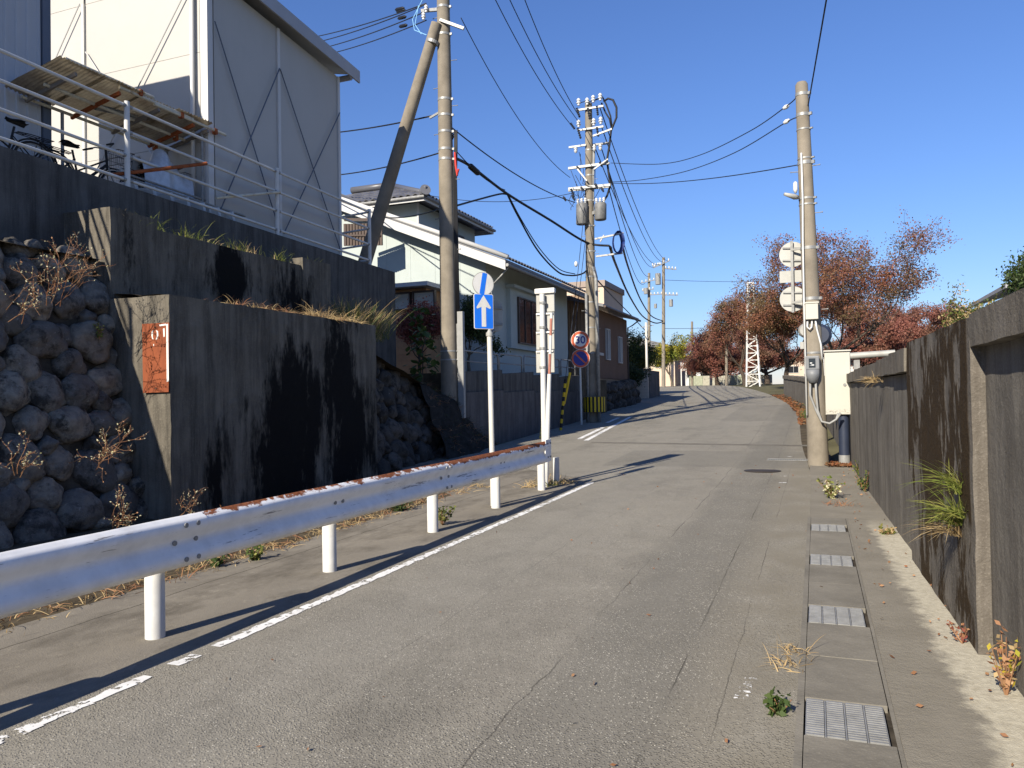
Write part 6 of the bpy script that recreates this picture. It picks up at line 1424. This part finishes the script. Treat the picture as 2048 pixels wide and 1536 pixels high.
tuft('dry_tuft', 'dry straw tuft on the pavement edge beside the gutter, farther one', [gp(1590, 1308)], 50, .16, .05, ('drygrass', 'drystem'), .003, 1.6, 'dry grass')
tuft('dry_tuft', 'dry straw tuft below the flowering verge weed', [gp(1672, 1012), gp(1690, 1010)], 60, .16, .1, ('drygrass', 'drystem'), .004, 1.8, 'dry grass')
tuft('dry_tuft', 'dry tan weeds round the last guardrail posts', [gp(1060, 975), gp(1100, 972), gp(1118, 968), gp(1135, 966), gp(1090, 966)], 60, .26, .10, ('drygrass', 'drygrass', 'drystem', 'yellowgreen'), .005, .8, 'dry grass')
# fallen leaves
mb = MB(); random.seed(3)
for k in range(1100):
    t = random.random()*1.25; y = 16.2+R_(-.3, .3)+(0 if t < .35 else R_(10, 32)); x = (R_(.15, .6) if t < .35 else XR(y)+abs(random.gauss(0, .28))-.05); leaf_quad(mb, Vector((x, y, gz(y)+.03+R_(0, .03))), R_(.05, .1) if t < .35 else R_(.08, .15), 0, Vector((R_(-1, 1), R_(-1, 1), R_(-.2, .2))).normalized())
for k in range(260):
    y = R_(-1, 16); x = R_(-3.5, .7) if random.random() < .3 else R_(.32, .85)
    leaf_quad(mb, Vector((x, y, gz(y)+.022)), R_(.02, .045), 1, Vector((R_(-1, 1), R_(-1, 1), R_(-.15, .15))).normalized())
tag(mb.build('fallen_leaves', [M['deadleaf'], M['drystem']]), 'scattered fallen orange leaves along the right verge and pole foot', 'leaves', kind='stuff')
# dry budded plants on the stone wall
def dry_plant(label, c, h, n, seed):
    random.seed(seed); mb = MB(); c = Vector(c)
    def st(p, d, L, r, lv):
        pts = [p]
        for i in range(4): d = (d+rvec()*.28+Vector((.02, 0, .05))).normalized(); p = p+d*L/4; pts.append(p)
        mb.path(pts, [r, r*.9, r*.8, r*.7, r*.5], 4, 0, cap=False)
        if lv < 2:
            for k in range(3): i = random.randint(1, 4); st(pts[i], (d+rvec()*.9).normalized(), L*.55, r*.7, lv+1)
        for q in pts[2:]:
            if random.random() < .75: leaf_quad(mb, q+rvec()*.01, R_(.018, .035), random.choice((1, 1, 0)))
    for k in range(n): st(c+Vector((0, R_(-.12, .12), R_(-.1, .1))), (Vector((.55, R_(-.6, .6), R_(.2, 1))).normalized()), h*R_(.7, 1.1), .0045, 0)
    return tag(mb.build('dry_plant', [M['drystem'], M['bud']]), label, 'plant')
dry_plant('budded dry plant high on the river-stone wall, largest one', PX(105, 600, -8.85), .62, 9, 1)
dry_plant('budded dry plant at the left edge of the stone wall, below the largest', PX(25, 630, -8.8), .42, 5, 2)
dry_plant('budded dry plant low on the stone wall beside the block', PX(205, 930, -8.15), .42, 7, 3)
dry_plant('budded dry plant at the stone wall foot behind the guardrail', PX(235, 1050, -7.95), .32, 6, 4)
dry_plant('thin dry plant at the lower left edge of the stone wall', PX(30, 960, -8.1), .3, 4, 6)
dry_plant('thin dry plant at the foot of the large block corner', PX(365, 1020, -7.8), .28, 4, 7)
random.seed(77)

# ================================================================== FAR BACKGROUND
fw = thing('low_wall', 'pale low panel wall behind the cherry trunks at the road end', 'wall', gpos(1440, 96))
a, b = gpos(1378, 97), gpos(1545, 97)
for k in range(12):
    p, q = a.lerp(b, k/12), a.lerp(b, (k+.97)/12); mb = MB(); mb.prism([p, q, q+Vector((0, 0, 1.25)), p+Vector((0, 0, 1.25))], (0, .12, 0)); mb.build('panel', flat('pale_panel%d' % k, random.choice(((.42, .40, .32), (.36, .38, .28), (.45, .42, .36))), .8), fw, recalc=True)
sgp = thing('sign_post', 'small white twin-post sign at the far left bend of the road', 'road sign', gpos(1366, 93))
for px in (1363, 1373):
    p = gpos(px, 93); mb = MB(); mb.tube(p, p+Vector((0, 0, 2.9)), .07, .07, 8); mb.build('post', M['signwhite'], sgp)
p = gpos(1363, 93); q = gpos(1373, 93); mb = MB(); mb.prism([p+Vector((0, -.1, 1.9)), q+Vector((0, -.1, 1.9)), q+Vector((0, -.1, 2.8)), p+Vector((0, -.1, 2.8))], (0, .05, 0)); mb.build('plate', M['signwhite'], sgp, recalc=True)
def far_house(label, px, D, w, d, h, wallm, roofm, rh=1.4):
    p = gpos(px, D); root = thing('far_house', label, 'house', p); mb = MB(); mb.box(p.x-w/2, p.x+w/2, p.y, p.y+d, p.z-1, p.z+h); mb.build('wall', M[wallm], root)
    mb = MB(); mb.prism([(p.x-w/2-.5, p.y-.5, p.z+h), (p.x+w/2+.5, p.y-.5, p.z+h), (p.x, p.y-.5, p.z+h+rh)], (0, d+1, 0)); mb.build('roof', M[roofm], root, recalc=True)
    for k in range(max(1, int(w/2.5))):
        window(root, (p.x-w/2+1.2+2.4*k, p.y-.03, p.z+h*.6), (1, 0, 0), (0, 0, 1), 1.5, 1.1, M['greyframe'], M['glass'], .05, 1)
    return root
far_house('far white house glimpsed behind the largest cherry', 1700, 100, 11, 8, 4.5, 'barge', 'tile')
far_house('far pale house behind the rust-brown cherry', 1640, 120, 10, 8, 4.2, 'beige', 'tile')
far_house('far white house behind the yellow ginkgo', 1395, 125, 9, 8, 3.6, 'barge', 'bldgfascia')
far_house('far grey house behind the low cherries on the right', 1880, 120, 12, 8, 4.0, 'barge', 'tile')
far_house('far house beyond the brown house, grey walls', 1268, 95, 10, 8, 4.8, 'beige', 'tile')
hp = PD(2062, 600, 34); eh = thing('far_house', 'house eave and wall showing above the right wall at the frame edge', 'house', (hp.x+3, hp.y, gz(hp.y)))
mb = MB(); mb.box(hp.x-.4, hp.x+7, hp.y, hp.y+7, gz(hp.y)-.5, PD(2040, 578, 34).z); mb.build('wall', M['barge'], eh)
z = PD(2030, 575, 34).z; mb = MB(); mb.prism([(hp.x-1.1, hp.y-.8, z-.05), (hp.x+8, hp.y-.8, z+2.6), (hp.x+8, hp.y-.8, z+2.75), (hp.x-1.1, hp.y-.8, z+.12)], (0, 9, 0)); mb.build('roof', M['bldgfascia'], eh, recalc=True)
tree('pine_tree', 'dark green conifer at the right frame edge above the wall', gpos(2075, 26), 6.3, 3.0, 3, 61, 1., .11, ('darkgreen', 'green'), 'bark', 15, None, .16, levels=5, trunk=.3, spread=60, nlimb=6, kids=3)
tree('garden_tree', 'rounded olive bush showing over the right wall top', gpos(1948, 20), 3.9, 1.7, 1.6, 63, 1., .07, ('yellowgreen', 'green', 'drygrass'), 'bark', 16, None, .10, levels=5, trunk=.5, spread=45, nlimb=5, kids=3, cat='bush')
a, b = PY(1700, 712, 18.6), PY(1790, 706, 18.6); mb = MB(); mb.tube(a, b, .072, .072, 14); pp = thing('white_pipe', 'thick white flaking pipe lying behind the wall right of the cabinet', 'pipe', a); mb.build('barrel', M['signback'], pp, smooth=True, auto=.8)
for t in (.15, .9): q = a.lerp(b, t); mb = MB(); mb.box(q.x-.06, q.x+.06, q.y+.02, q.y+.14, gz(18)-.1, q.z-.09); mb.build('support', M['galvdull'], pp)
